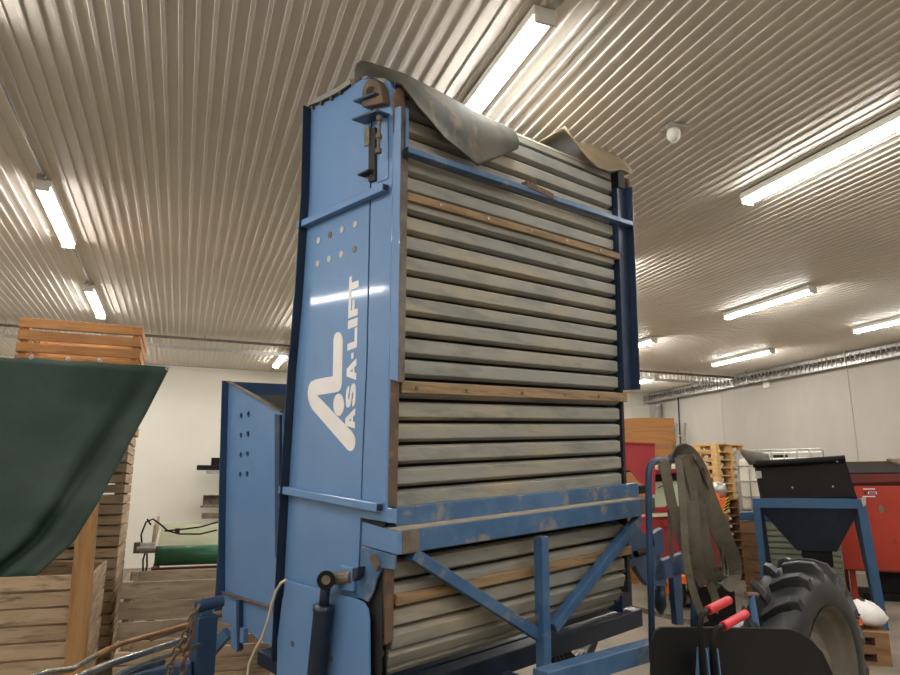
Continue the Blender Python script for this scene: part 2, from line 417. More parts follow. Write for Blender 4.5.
for k in range(-11, 17):
    top = C0+PITCH*(k+1); bot = C0+PITCH*k
    lab = None
    j = random.uniform(-.003, .003)
    if k == 11:                                     # raw wooden cleat bolted on
        slat(-top+.010, -bot-.010, th=.07, jig=j).build('slat', m_slat, HV, .005)
        w_ = slat(-top+.002, -top+.048, th=.07, bo=.03, a0=.02, a1=1.97, tilt=0).build('wooden_slat', m_rawwood, HV, .006, label='bare wooden slat near the top')
        g = MB()
        for a in (.25, .62, 1.0, 1.35, 1.72): g.tube([(a, -.036, top-.025), (a, -.026, top-.025)], .008, 8, M)
        g.build('bolt', m_galv, w_)
    elif k == 2:
        slat(-top+.010, -bot-.010, th=.07, jig=j).build('slat', m_slat, HV, .005)
        w_ = slat(-top+.016, -bot-.032, th=.07, bo=.03, a0=.005, a1=1.99, tilt=0).build('wooden_slat', m_rawwood, HV, .006, label='bare wooden slat half way up')
        g = MB()
        for a in (.1, .45, .9, 1.3, 1.65): g.tube([(a, -.036, bot+.06), (a, -.026, bot+.06)], .009, 8, M)
        g.build('bolt', m_ruststeel, w_)
    elif k == -7:
        slat(-top+.010, -bot-.010, th=.07, jig=j).build('slat', m_slat, HV, .005)
        slat(-top+.05, -bot-.006, th=.07, bo=.025, a0=.0, a1=1.98, tilt=0).build('wooden_slat', m_rawwood, HV, .006, label='bare wooden slat under the blue beam')
    else:
        slat(-top+.009, -bot-.008, th=.07, jig=j).build('slat', m_slat, HV, .005)
# top roller turn: three slats leaning back
for k in range(3):
    t0 = k*.5; c_ = C0+PITCH*17; R = .11
    P = []
    for a in (0, 1.93):
        for r_, t in ((R, t0+.04), (R, t0+.46), (R-.045, t0+.46), (R-.045, t0+.04)):
            P.append(M.w((a, R-r_*math.cos(t), c_+r_*math.sin(t))))
    MB().add(P, [(0,1,2,3),(7,6,5,4),(0,4,5,1),(1,5,6,2),(2,6,7,3),(3,7,4,0)]).build('slat', m_slat, HV, .004)
# belt and dark inside behind the slats
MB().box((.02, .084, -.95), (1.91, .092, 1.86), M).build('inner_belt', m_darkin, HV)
MB().box((-.03, .72, -1.0), (1.95, .73, 1.9), M).build('unseen_back_sheet', m_blue_dark, HV)  # unseen sheet, added to keep the inside dark
# roller chain ends at both lower corners
for a0, nm in ((-.03, 'chain'), (1.955, 'chain')):
    g = MB()
    for k in range(9):
        b_, c_, t = path(.86+k*.055)
        g.tube([(a0-.02, b_+.03, c_), (a0+.03, b_+.03, c_)], .019, 10, M)
    g.build(nm, m_ruststeel, HV)
# ---- left side sheet: main sheet and front strip with a slit between
backline = [(311, 108), (309, 195), (302.5, 295), (296, 370), (290, 465), (284.8, 565), (280, 660)]
seam = [(370.3, 175), (369.5, 199), (366.3, 360), (361.9, 460), (360.2, 522), (357, 600)]
top = [(322, 103), (338, 95), (352, 86), (362, 79), (371.5, 77)]
pl = dA(backline[::-1]+top+seam)
o = MB().prism(pl, (.012, 0, 0), M).build('side_sheet', m_blue, HV, label='blue side sheet with white lettering')
side_sheet = o
st = dA([(x+1.4, y) for x, y in [(371.5, 77)]+seam[:-2]] + [(361.4, 515), (386, 517), (386, 490), (388, 400), (390, 300), (392, 200), (393.5, 110), (393, 88)][0:])
MB().prism(st, (.012, 0, 0), M).build('front_strip', m_blue, HV)
MB().box((AS+.014, .0, -1.2), (AS+.02, .8, 1.9), M).build('side_lining', m_darkin, HV)  # dark sheet behind the slit, standing in for the shade inside
# back lip standing out; navy carries the shade of its inner face
lip = dA(backline)
g = MB(); g.grid([[p for p in lip], [p+V(-.055, 0, 0) for p in lip]], M)
g.build('back_lip', m_navy, HV, solid=.006)
# top bead with bolts
tp = dA([(311, 107)]+top[:3])
g = MB(); g.grid([[p+V(-.004, 0, 0) for p in tp], [p+V(-.004, .02, .05) for p in tp]], M); g.build('top_edge_strip', m_galv, HV, solid=.004)
g = MB(); g.tube([p+V(-.012, 0, 0) for p in tp], .008, 8, M); g.build('edge_bead', m_black, HV)
g = MB()
for x, y in ((314, 112), (323, 108), (333, 103), (342, 97)):
    p = FA(x, y-2, AS); g.tube([p+V(-.02, 0, .012), p+V(0, 0, .012)], .011, 8, M)
g.build('bolt', m_ruststeel, HV)
# cross rails of square tube; dark squares stand for the shade in their hollow ends
def rail(p, q, name, dark_end=True):
    P, Q = FA(*p, AS-.022), FA(*q, AS-.022)
    o = MB().bar(P, Q, .042, .042, M).build(name, m_blue, HV, .004)
    d = unit(Q-P)
    MB().bar(Q-d*.002, Q+d*.0015, .030, .030, M).build('dark_end', m_darkin, o)
rail((299.5, 226), (385.5, 187.5), 'side_rail'); rail((281.5, 489.5), (379.5, 507.5), 'side_rail')
# flat discs; the light seen through the holes is put into their colour
g = MB()
hol = [(318.5, 240.5), (329.8, 234.8), (342, 229.5), (355, 224.2), (317.6, 263.6), (329, 259), (341.2, 254.3), (354.3, 249.2)]
for n_, (x, y) in enumerate(hol):
    p = FA(x, y, AS-.003); nn = MB().tube([p+V(-.001, 0, 0), p+V(.002, 0, 0)], .0195, 16, M)
    nn.build('hole_light_disc', m_cream if n_ not in (1, 7) else m_ruststeel, side_sheet)
# logo and lettering on the sheet
A1 = AS-.002
def blob(c, rx, ry, n=20, a0=0, a1=2*math.pi):
    return [(c[0]+rx*math.cos(a0+(a1-a0)*k/(n-1)), c[1]-ry*math.sin(a0+(a1-a0)*k/(n-1))) for k in range(n)]
lg = blob((338, 341), 4.6, 9, 10, 0, math.pi)                            # rounded top of the upright, right to left
lg += [(332.9, 376.2), (316.6, 379), (311, 381.6), (308.6, 386), (307.7, 392), (308.2, 399), (310, 405), (312.4, 409.5)]
lg += [(345.5, 447.5)] + [(347.5, 450), (350, 451.2), (352.4, 450.4), (354.4, 447.5), (355.2, 443), (355.1, 438.5), (353.6, 434.5)]
lg += [(351.4, 431.3), (316.8, 395.2), (334, 392.6), (338.4, 391.4), (340.7, 388.6), (341.7, 384)]
MB().prism([FA(x, y, A1) for x, y in lg], (.002, 0, 0), M).build('logo', m_white, side_sheet)
MB().prism([FA(x, y, A1) for x, y in blob((338.6, 404.8), 5.4, 11.2, 25)[:-1]], (.002, 0, 0), M).build('logo', m_white, side_sheet)
# letters drawn as strokes on a 0..1 x 0..1 cell; x runs up the sheet, y towards the back
LET = {
 'A': [[(0, 0), (.33, 1), (.67, 1), (1, 0), (.68, 0), (.62, .2), (.38, .2), (.32, 0)], [(.43, .38), (.57, .38), (.5, .66)]],
 'I': [[(0, 0), (0, 1), (1, 1), (1, 0)]],
 'L': [[(0, 0), (0, 1), (.34, 1), (.34, .26), (1, .26), (1, 0)]],
 'F': [[(0, 0), (0, 1), (1, 1), (1, .75), (.36, .75), (.36, .6), (.9, .6), (.9, .36), (.36, .36), (.36, 0)]],
 'T': [[(.33, 0), (.33, .74), (0, .74), (0, 1), (1, 1), (1, .74), (.67, .74), (.67, 0)]],
 '-': [[(0, .34), (0, .56), (1, .56), (1, .34)]],
 'S': [[(.0, .30), (.02, .14), (.14, .03), (.34, 0), (.66, 0), (.86, .03), (.98, .14), (1, .3), (.96, .44), (.84, .54), (.66, .58), (.42, .63), (.36, .68), (.38, .74), (.46, .77), (.56, .77), (.64, .74), (.67, .68),
        (.97, .68), (.95, .84), (.84, .96), (.64, 1), (.36, 1), (.15, .96), (.04, .85), (.03, .68), (.07, .54), (.17, .46), (.34, .42), (.58, .37), (.65, .32), (.63, .26), (.55, .23), (.43, .23), (.35, .26), (.32, .30)]],
}
cells = [('A', 427.8, 413.2), ('S', 405, 386), ('A', 379.6, 358.5), ('-', 357, 351), ('L', 347.2, 327), ('I', 325.6, 317.3), ('F', 315, 296), ('T', 293.8, 273.3)]
def xb(y): return 354.6+(428-y)*.0265                 # baseline column
def xt(y): return 344.9+(428-y)*.0285                 # cap line column
cells[0] = ('A', 428.5, 408); cells[1] = ('S', 405.5, 382.5); cells[2] = ('A', 380, 358)
for ch, y0, y1 in cells:
    def cell(p):
        yb_ = y0+(y1-y0)*p[0]
        B = FA(xb(yb_), yb_, A1); T_ = FA(xt(yb_), yb_+3.6, A1)
        return B+(T_-B)*p[1]
    lp = LET[ch]
    MB().prism([cell(p) for p in lp[0]], (.002, 0, 0), M, holes=[[cell(p) for p in h] for h in lp[1:]]).build('letter', m_white, side_sheet)
# ---- lower side plate with rounded corner, hiding the foot of the side sheet
lo = [(287, 580.5), (338, 594.5), (358, 600), (363, 602.5), (367, 609), (368.5, 620), (369, 675), (369, 720), (276, 720), (277, 640), (282, 600)]
MB().prism(dA(lo, AS-.03), (.012, 0, 0), M).build('lower_side_plate', m_blue, HV, .003)
for x, y in ((292, 644), (331, 659)):
    p = FA(x, y, AS-.034); MB().tube([p, p+V(.006, 0, 0)], .014, 10, M).build('rust_stain', m_rust, HV)
# ---- front corner posts
p0 = FB(397.5, 382, -.035); p1 = FB(401.5, 104, -.035)
g = MB(); g.box((p0[0]-.003, -.035, p0[2]), (p0[0]+.045, -.029, p1[2]), M); g.build('upper_corner_angle', m_ruststeel, HV, .002)
MB().prism(dA([(394, 108), (400.8, 106), (397.3, 381), (389.5, 379)], AS-.005), (.004, 0, 0), M).build('upper_corner_flange', m_blue, HV)
MB().box((-.072, -.022, FB(386, 507, 0)[2]), (-.004, .02, .36), M).build('lower_corner_post', m_rust, HV, .003)
MB().box((-.065, -.012, .3), (-.002, .03, 1.9), M).build('corner_post', m_blue_dark, HV, .002)
# slotted tension strap and small blue plate at the very top
MB().prism(dB([(393.5, 97), (395, 90), (399, 87), (404, 89), (405, 94), (404.8, 124), (402, 127), (402, 131), (394, 133)], -.042), (0, .012, 0), M).build('tension_strap', m_rust, HV, .003)
MB().prism(dB([(405.5, 108), (409, 108), (409, 146), (405.5, 148)], -.045), (0, .01, 0), M).build('top_plate', m_blue, HV, .002)
# bar across the front near the top
P, Q = FB(405.5, 150.5, -.07), FB(630, 224.5, -.07)
o = MB().bar(P, Q, .05, .034, M).build('top_crossbar', m_blue_worn, HV, .004)
MB().bar(P-(Q-P)*.0008, P+(Q-P)*.001, .036, .024, M).build('dark_end', m_darkin, o)  # shade of the bar's hollow end, as a dark square
R0, R1 = FB(524, 184.5, -.075), FB(551, 197.5, -.075)
MB().bar(R0, R1, .05, .04, M).build('rusty_clamp', m_rust, o, .004)
for x, y in ((530.5, 183.5), (535.5, 184.5)):
    p = FB(x, y, -.10); MB().bar(p, p+V(0, 0, .04), .016, .006, M, up=(1, 0, 0)).build('tab', m_rust, o)
# ---- right front post: blue channel with its shade put into the colour
c1 = FB(620, 389, -.03)[2]; c2 = FB(620, 186, -.03)[2]
ch = MB(); ch.box((1.952, -.03, c1), (2.07, -.024, c2), M); ch.box((1.952, -.03, c1), (1.958, .1, c2), M); ch.box((2.064, -.085, c1), (2.07, .1, c2), M)
ch.build('right_post', m_post_shade, HV, .002)
c3 = FB(620, 171, -.02)[2]
MB().box((1.95, -.045, c2-.02), (2.03, .02, c3-.025), M).build('right_top_bracket', m_black, HV, .004)
g = MB(); g.box((2.05, -.03, c2-.05), (2.10, .0, c3-.04), M); g.tube([(2.085, -.04, c2-.14), (2.085, -.04, c3-.05)], .014, 8, M); g.build('right_tensioner', m_rust, HV, .003)
MB().box((1.955, .0, -1.0), (1.985, .06, c1+.02), M).build('right_lower_post', m_darkin, HV, .003)
MB().box((2.0, .08, -1.15), (2.012, .75, 1.9), M).build('unseen_right_sheet', m_blue_dark, HV)  # unseen, added to shut light out of the inside
# ---- pulley bracket at the upper left
def SA(pts, a, th, name, m, bev=.003): return MB().prism([FA(x, y, a) for x, y in pts], (th, 0, 0), M).build(name, m, HV, bev)
SA([(361.5, 107), (362, 90), (365, 82), (370.5, 78), (377, 80), (381, 87), (383, 103)], AS-.05, .05, 'bearing_housing', m_rust, .006)
o = MB().tube([FA(371.5, 92, AS-.056), FA(371.5, 92, AS-.046)], .030, 18, M).build('bearing_cap', m_rust, HV, .002)
def shelf(p, q, depth, name, m=m_blue_dark, th=.012):
    P, Q = FA(*p, AS-.001), FA(*q, AS-.001)
    MB().prism([P, Q, Q+V(-depth, 0, 0), P+V(-depth, 0, 0)], (0, 0, th), M).build(name, m, HV, .002)
shelf((364, 106), (386, 98), .075, 'bearing_shelf'); shelf((365, 125), (390, 116), .09, 'tension_shelf')
SA([(376, 120), (388, 117), (388, 178), (377, 183)], AS-.006, .008, 'bracket_plate', m_blue)
SA([(368.5, 128), (375, 127), (374.5, 180), (368, 182)], AS-.02, .02, 'tension_channel', m_darkin)
SA([(364, 128), (369, 126), (369, 144), (364, 147)], AS-.03, .01, 'guide_plate', m_ruststeel)
P, Q = FA(379.5, 118, AS-.05), FA(378.5, 152, AS-.05)
g = MB(); g.tube([P, Q], .009, 10, M)
for f in (0.02, .55, .97):
    p = P+(Q-P)*f; g.tube([p+V(0, 0, .012), p-V(0, 0, .012)], .018, 6, M)
g.build('tension_bolt', m_ruststeel, HV)
shelf((365, 178), (376, 173), .05, 'lower_tab', m_darkin)
SA([(379, 84), (389, 80), (392, 90), (391, 116), (384, 118)], AS-.004, .02, 'head_plate', m_blue)
MB().tube([FA(391, 84, AS+.02), FA(389, 118, AS+.02)], .012, 8, M).build('edge_rod', m_rust, HV)
# ---- blue collar beam round the front
cu0 = FB(397.5, 507.5, -.015)[2]; cu1 = FB(397.5, 527, -.015)[2]
MB().box((-.004, -.018, cu1), (2.1, .03, cu0), M).build('collar_upright', m_blue_worn, HV, .003)
SA([(360.5, 504), (396.3, 509), (396.3, 524), (360, 518)], AS-.006, .006, 'collar_end', m_blue)
cb0 = FB(397, 531, -.1)[2]; cb1 = FB(397, 555, -.1)[2]
MB().box((-.065, -.1, cb1), (2.0, -.015, cb0), M).build('collar_beam', m_blue_worn, HV, .004)
MB().box((-.06, -.098, cb0), (1.99, -.02, cb0+.005), M).build('dusty_ledge', m_dust, HV)
MB().box((-.068, -.103, cb1), (.07, -.09, cb0-.004), M).build('rusty_patch', m_ruststeel, HV)
MB().box((2.0, -.1, cb1+.01), (2.17, -.02, cb0), M).build('collar_stub', m_ruststeel, HV, .004)
MB().box((2.1, -.02, cb0+.02), (2.2, .03, cu0-.02), M).build('upright_stub', m_black, HV, .004)
SA([(359.8, 521), (397, 532.5), (397, 555), (359.8, 545)], -.07, .03, 'collar_side', m_blue)
SA([(360.5, 546), (395, 556), (394, 570), (382, 568), (376, 580), (373, 592), (368, 602), (358, 598), (349, 588), (354, 580), (360, 576)], AS-.012, .012, 'gusset_plate', m_blue_worn)
SA([(369, 557), (373, 554), (378, 566), (376, 572)], AS-.03, .02, 'weld_rib', m_rust)
MB().prism(dB([(384.5, 561), (394.5, 566), (393.5, 640), (386, 645)], -.015), (0, .02, 0), M).build('lower_corner_rail', m_rust, HV, .003)
SA([(368, 615), (380, 612), (380, 628), (369, 634)], AS+.02, .05, 'bearing_block', m_ruststeel, .006)
SA([(372, 600), (386, 590), (386, 720), (372, 720)], AS+.055, .01, 'chain_backplate', m_darkin)
# braces and centre post of square tube
def brace(p, q, name, b=-.065, w=.058, m=m_blue_worn): return MB().bar(FB(*p, b), FB(*q, b), w, w, M, up=(0, 1, 0)).build(name, m, HV, .004)
brace((411, 553), (541, 637), 'brace'); brace((638, 519), (552, 628), 'brace')
P = FB(541, 536, -.095); Q = FB(545, 720, -.095)
ce = (math.cos(.35), -math.sin(.35), 0)
MB().bar(P, Q, .062, .062, M, up=(1, 0, 0)).build('centre_post', m_blue_worn, HV, .005)
# ---- hydraulic cylinder at the lower left
A2 = AS-.085
e = MB().tube([FA(326, 580, A2-.03), FA(326, 580, A2+.03)], .045, 20, M).build('cylinder_eye', m_black, HV, .004)
MB().tube([FA(326, 580, A2-.034), FA(326, 580, A2-.02)], .022, 16, M).build('pin', m_ruststeel, e)
MB().tube([FA(326, 581, A2), FA(323.5, 608, A2)], .026, 14, M).build('piston_rod', m_navy, HV, smooth=True)
MB().tube([FA(323.3, 605, A2), FA(323, 610, A2), FA(322.8, 612, A2), FA(314, 700, A2), FA(312, 720, A2)], [.05, .052, .047, .047, .047], 20, M).build('cylinder_barrel', m_navy, HV, smooth=True)
MB().tube([FA(328, 579, A2+.03), FA(352, 577, AS-.02)], .03, 12, M).build('cylinder_pin', m_ruststeel, HV)
SA([(338, 565), (354, 568), (353, 592), (338, 590)], AS-.03, .03, 'cylinder_bracket', m_blue, .005)
SA([(352, 568), (358, 567), (357, 577), (352, 582)], AS-.055, .05, 'bracket_stop', m_navy, .004)
# ---- chute box behind
AC = .05
hl = [(241.2, 415.8), (248.5, 414.3), (240.8, 435.3), (248, 434), (240.6, 455), (247.4, 454), (240.2, 474.8), (247.2, 474)]
holes = [[FA(x+1.4*math.cos(t), y+3.0*math.sin(t), AC) for t in [2*math.pi*k/10 for k in range(10)]] for x, y in hl]
out = [(228.5, 381.5), (283, 411.5), (284, 470), (280, 612), (225, 593), (226, 480)]
cs = MB().prism([FA(x, y, AC) for x, y in out], (.012, 0, 0), M, holes=holes).build('chute_side', m_blue, HV, label='chute side with eight small holes')
p = [FA(x, y, AC) for x, y in out]
bb = p[0][1]; ct = p[0][2]; cbm = p[4][2]
MB().box((AC+.02, .95, cbm), (AC+.03, bb-.02, ct-.12), M).build('chute_dark_back', m_darkin, HV)  # dark sheet close behind the holes, in place of the chute's inner shade
g = MB(); g.prism([p[0], p[1], p[1]+V(0, 0, .0), p[0]+V(0, 0, .0)], (.02, 0, 0), M) if False else None
MB().bar(p[0]+V(-.002, 0, 0), p[1]+V(-.002, 0, 0), .035, .012, M).build('chute_top_edge', m_ruststeel, HV)
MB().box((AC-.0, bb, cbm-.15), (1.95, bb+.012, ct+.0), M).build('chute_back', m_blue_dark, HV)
lipx = [FA(228.5, 381, AC), FA(226, 480, AC), FA(224.5, 593, AC), FA(223.5, 605, AC)]
g = MB(); g.grid([lipx, [q+V(-.05, .0, 0) for q in lipx]], M); g.build('chute_lip', m_blue_dark, HV, solid=.008)
MB().prism([FA(x, y, AC-.02) for x, y in [(274.5, 414), (279.5, 415), (279, 560), (275, 558)]], (.02, 0, 0), M).build('chute_stiffener', m_blue_dark, HV)
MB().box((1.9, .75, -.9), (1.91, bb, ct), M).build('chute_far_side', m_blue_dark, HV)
# lower flange of the chute
fl = [(222.5, 592), (281, 611), (281, 650), (259, 640), (246, 628), (222, 622)]
MB().prism([FA(x, y, AC-.02) for x, y in fl], (.012, 0, 0), M).build('chute_skirt', m_blue, HV)
P, Q = FA(222.5, 592, AC-.03), FA(281, 611, AC-.03)
MB().bar(P, Q, .03, .008, M).build('skirt_edge', m_rust, HV)
for pts, nm in (([(230, 600), (236, 602), (237, 652), (231, 648)], 'skirt_rib'), ([(236.5, 600), (239, 601), (239, 650), (237, 652)], 'skirt_rib'), ([(240, 628), (243.5, 629), (243.5, 644), (239.5, 642)], 'skirt_tab')):
    MB().prism([FA(x, y, AC-.05) for x, y in pts], (.03, 0, 0), M).build(nm, m_blue if pts[0][0] != 236.5 else m_blue_dark, HV)
# ---- left stand post with a round cross tube and the frame beams below
A3 = -.30
g = MB(); t_ = FA(205, 611, A3); tb = FA(205, 760, A3)
MB().box((A3-.06, t_[1]-.06, -1.6), (A3+.06, t_[1]+.06, t_[2]-.02), M).build('stand_post', m_blue_dark, HV, .006)
MB().box((A3-.035, t_[1]-.035, t_[2]-.02), (A3+.035, t_[1]+.035, t_[2]+.02), M).build('post_cap', m_blue_worn, HV, .005)
q = FA(210, 601, A3)
MB().tube([(A3-.06, q[1]+.05, q[2]-.035), (A3+.10, q[1]+.05, q[2]-.025)], .036, 16, M).build('cross_tube', m_blue_dark, HV, .004)
MB().bar(FA(176, 692, -.2), FA(228, 632, .0), .06, .07, M).build('frame_beam', m_blue_worn, HV, .005)
MB().box((-.05, .25, -1.36), (2.5, .36, -1.24), M).build('main_beam', m_navy, HV, .006)
MB().box((.5, 1.35, -1.36), (2.5, 1.46, -1.24), M).build('main_beam', m_navy, HV, .006)
MB().box((.98, -.24, -1.44), (1.06, 1.5, -1.34), M).build('cross_beam', m_navy, HV, .006)
MB().bar(FA(112, 684, -.75), FA(192, 668, -.36), .09, .08, M).build('drawbar', m_blue_dark, HV, .006)
# ---- dark gear and an added dark sheet below the slats
MB().box((-.04, .40, -1.33), (1.95, 1.3, -1.25), M).build('under_dark_sheet', m_navy, HV, .005)  # made-up sheet that darkens the view under the machine
MB().tube([FB(590, 640, .5), FB(568, 690, .15)], .06, 14, M).build('drive_shaft', m_navy, HV, smooth=True)
g = MB()
for k in range(6): g.tube([FB(545+4*k, 640+2*k, .3), FB(556+5*k, 665, .25), FB(562+5*k, 700, .2)], .02, 8, M)
g.build('hoses', m_black, HV, smooth=True)
P, Q = FB(540, 681, -.30), FB(662, 646, -.30)
MB().bar(P, Q, .10, .10, M).build('side_beam', m_blue_worn, HV, .006)
MB().bar(FB(600, 600, .9), FB(690, 622, .9), .05, .04, M).build('floor_rail', m_ruststeel, HV)
MB().box((1.55, .3, -1.22), (2.45, .36, -1.0), M).build('side_plate', m_navy, HV, .005)
# ---- wheel (axle square to the slats), guard, levers, hand rail
AX = unit((M.M[0, 1]*-1, M.M[1, 1]*-1, 0)); wc = atD(826, 605, 4.0); wc[2] = .60
prof = [(.33, -.02), (.345, .004), (.40, .012), (.47, .004), (.52, -.02), (.545, -.07), (.555, -.15), (.545, -.23), (.52, -.28), (.45, -.30), (.34, -.27), (.33, -.02)]
ty = MB().lathe(prof, wc, AX, 64).build('tyre', m_tyre, HV, smooth=True)
u = unit(np.cross(AX, (0, 0, 1))); w = np.cross(AX, u); g = MB()
for k in range(36):
    side = k % 2; t = 2*math.pi*k/36
    def rp(tt, h, r): return wc+AX*h+r*(math.cos(tt)*u+math.sin(tt)*w)
    if side: seq = [(t, .0, .50), (t+.07, -.03, .548), (t+.16, -.09, .562), (t+.27, -.155, .562)]
    else: seq = [(t, -.30, .50), (t+.07, -.27, .548), (t+.16, -.21, .562), (t+.27, -.145, .562)]
    vs = []
    for tt, h, r in seq:
        hw = .055
        for dt, rr in ((-hw, r-.03), (-hw*.75, r+.042), (hw*.75, r+.042), (hw, r-.03)): vs.append(rp(tt+dt, h, rr))
    n = len(seq)
    fs = [(i*4+j, i*4+j+1, (i+1)*4+j+1, (i+1)*4+j) for i in range(n-1) for j in range(3)] + [(0, 1, 2, 3), (4*n-4, 4*n-3, 4*n-2, 4*n-1)]
    g.add(vs, fs)
g.build('tread_lugs', m_tyre, ty, .006)
MB().lathe([(.345, .008), (.335, .0), (.325, -.03), (.30, -.06), (.285, -.065), (.27, -.12), (.20, -.13), (.19, -.10), (.12, -.10), (.11, -.05), (0, -.05)], wc, AX, 56).build('wheel_rim', m_rim, HV, smooth=True)
MB().tube([wc-AX*.06, wc-AX*.75], .06, 16).build('axle', m_navy, HV)
BG = -1.28
gp = [(651, 720), (653, 640), (656, 630), (662, 627), (700, 627), (762, 628), (790, 629), (800, 632), (812, 640), (823, 652), (834, 675), (850, 720)]
MB().prism(dB(gp, BG), (0, .012, 0), M).build('wheel_guard', m_black, HV, .004)
for pts, gr, in (([(706, 720), (702, 650), (700, 625), (702, 615), (708, 610)], [(708, 610.5), (729, 600)]), ([(718, 720), (713, 650), (714, 634), (717, 628), (723, 626)], [(723, 626.5), (746, 613.5)])):
    lv = MB().tube([FB(x, y, BG-.06) for x, y in pts], [.016, .013, .011, .010, .010], 10, M).build('control_lever', m_black, HV, smooth=True)
    MB().tube([FB(x, y, BG-.06) for x, y in gr], .0175, 14, M).build('grip', m_grip, lv, .004, label='red rubber grip')
    x0 = pts[1][0]
    MB().bar(FB(x0-4, 720, BG-.045), FB(x0-1, 648, BG-.045), .03, .008, M, up=(1, 0, 0)).build('lever_link', m_blue, lv)
    MB().bar(FB(x0+9, 720, BG-.045), FB(x0+1, 648, BG-.045), .03, .008, M, up=(1, 0, 0)).build('lever_link', m_blue, lv)
BR = -.42
hr = [(652, 640), (650, 560), (648.5, 500), (648.5, 474), (650, 466), (654, 461.5), (660, 460), (675, 460), (690, 461.5), (697, 463), (701, 468), (702, 480), (699, 540), (694, 600), (693, 640)]
MB().tube([FB(x, y, BR) for x, y in hr], .019, 12, M).build('hand_rail', m_blue_dark, HV, smooth=True)
P = FB(652, 640, BR); MB().tube([P, P+V(0, 0, -.12)], .02, 10, M).build('rail_socket', m_navy, HV)
MB().box((2.0, BR-.05, P[2]-.2), (2.9, BR+.05, P[2]-.1), M).build('rail_beam', m_navy, HV, .004)
ga = FB(700, 640, BG)[0]
MB().box((ga, -1.268, P[2]-.2), (ga+.08, BR, P[2]-.1), M).build('guard_arm', m_navy, HV, .004)
p = FB(663, 467, BR-.02); MB().tube([p+V(-.03, 0, 0), p+V(.03, 0, 0)], .02, 10, M).build('rail_clamp', m_galv, HV, .003)
# tipping arm bracket behind the rail
BT = .35
for pts, m, nm in (([(626, 545), (632, 531), (640, 528), (656, 548), (664, 566), (668, 586), (648, 586), (638, 572)], m_blue_dark, 'arm_plate'),
                   ([(656, 563), (689, 551), (693, 566), (693, 571), (658, 582), (655, 578)], m_blue_dark, 'arm_beam'),
                   ([(672, 560), (681, 557), (684, 625), (677, 625)], m_blue_dark, 'arm_leg'),
                   ([(653, 534), (663, 528), (665, 552), (657, 560)], m_blue_dark, 'arm_lug'),
                   ([(688, 550), (697, 552), (699, 566), (690, 576)], m_blue_dark, 'arm_end')):
    MB().prism(dB(pts, BT), (0, .05, 0), M).build(nm, m, HV, .004)
MB().tube([FB(659, 584, BT+.1), FB(660, 606, BT+.1), FB(661, 614, BT+.1)], [.05, .05, .02], 14, M).build('small_cylinder', m_navy, HV, smooth=True)
MB().tube([FB(636, 554, BT-.02), FB(646, 551, BT-.02)], .025, 10, M).build('arm_pin', m_black, HV)
MB().box((1.98, .3, -.95), (2.5, .42, -.9), M).build('arm_base', m_navy, HV, .004)
# T-headed pin beside the wheel
p = FB(751, 595, -.9); q = FB(757, 630, -.9)
g = MB().tube([p, q, q+V(0, 0, -.2)], .018, 10, M).build('locking_pin', m_blue, HV)
MB().tube([FB(746, 594.5, -.9), FB(757, 595, -.9)], .014, 10, M).build('pin_head', m_rust, g)
MB().box((1.95, -.95, -1.12), (2.3, -.85, -1.04), M).build('pin_beam', m_black, HV, .004)

# ------------------------------------------------------------------ rubber sheets laid over the top
rows = []
T = [(361, 61, .30), (372, 63.5, .22), (390, 70, .12), (412, 78, .05), (445, 95, .01), (480, 114, -.01), (516, 132, -.03)]
L1 = [(363, 70, .2), (380, 74, .1), (396, 80, .0), (415, 93, -.06), (448, 114, -.08), (483, 130, -.08), (519, 143, -.07)]
L2 = [(366, 75, .14), (384, 77.5, .06), (400, 83, -.05), (416, 104, -.085), (440, 133, -.10), (475, 158, -.10), (518, 148, -.08)]
L3 = [(367, 75.5, .13), (385, 78, .05), (402, 84, -.07), (419, 107, -.10), (444, 137, -.105), (478, 166, -.11), (517.5, 149, -.085)]
rows = [[FB(x, y, b)+V(0, .30, .11)*min(1, max(0, (x-372)/50)) for x, y, b in T], [FB(x, y, b)+V(0, .12, .087)*min(1, max(0, (x-372)/50)) for x, y, b in T]] + [[FB(x, y, b) for x, y, b in r] for r in (T, L1, L2, L3)]
g = MB().grid(rows, M)
cu = [(361, 61, .34), (357.5, 64, .37), (355.5, 70, .40), (355.5, 77, .42), (356, 83, .43)]
ci = [(366, 75, .14), (363, 76, .2), (361.5, 78, .26), (361, 79.5, .32), (361, 81, .36)]
g.grid([[FB(x, y, b) for x, y, b in cu], [FB(x, y, b) for x, y, b in ci]], M)
o = g.build('rubber_sheet', m_rubber, None, smooth=True, solid=.008, sub=1)
solo(o, 'dusty grey rubber sheet folded over the top left of the slats, one corner hanging down', 'rubber sheet')
fr_ = [(565, 126, -.03), (575.5, 142.7, -.06), (589, 160, -.08), (599.5, 168.4, -.08), (610, 171, -.075), (621, 169, -.06), (632, 174, -.06)]
mid = [(562, 128, .02), (575.5, 141.5, .03), (587, 150, .03), (600, 158, .03), (614, 163, .04), (624, 165, .03), (632.5, 173, .0)]
bk = [(549, 136, .10), (573, 142.5, .12), (586, 143.5, .14), (601, 148.5, .16), (615, 155, .16), (625, 161.5, .12), (632.5, 171.5, .06)]
g = MB().grid([[FB(x, y, b) for x, y, b in r] for r in (fr_, mid, bk)]+[[FB(x, y, b)+V(0, .3, -.05) for x, y, b in bk]], M)
o = g.build('rubber_sheet', m_rubber_tan, None, smooth=True, solid=.008, sub=1)
solo(o, 'tan rubber sheet with a curled-up corner on the top right of the slats', 'rubber sheet')
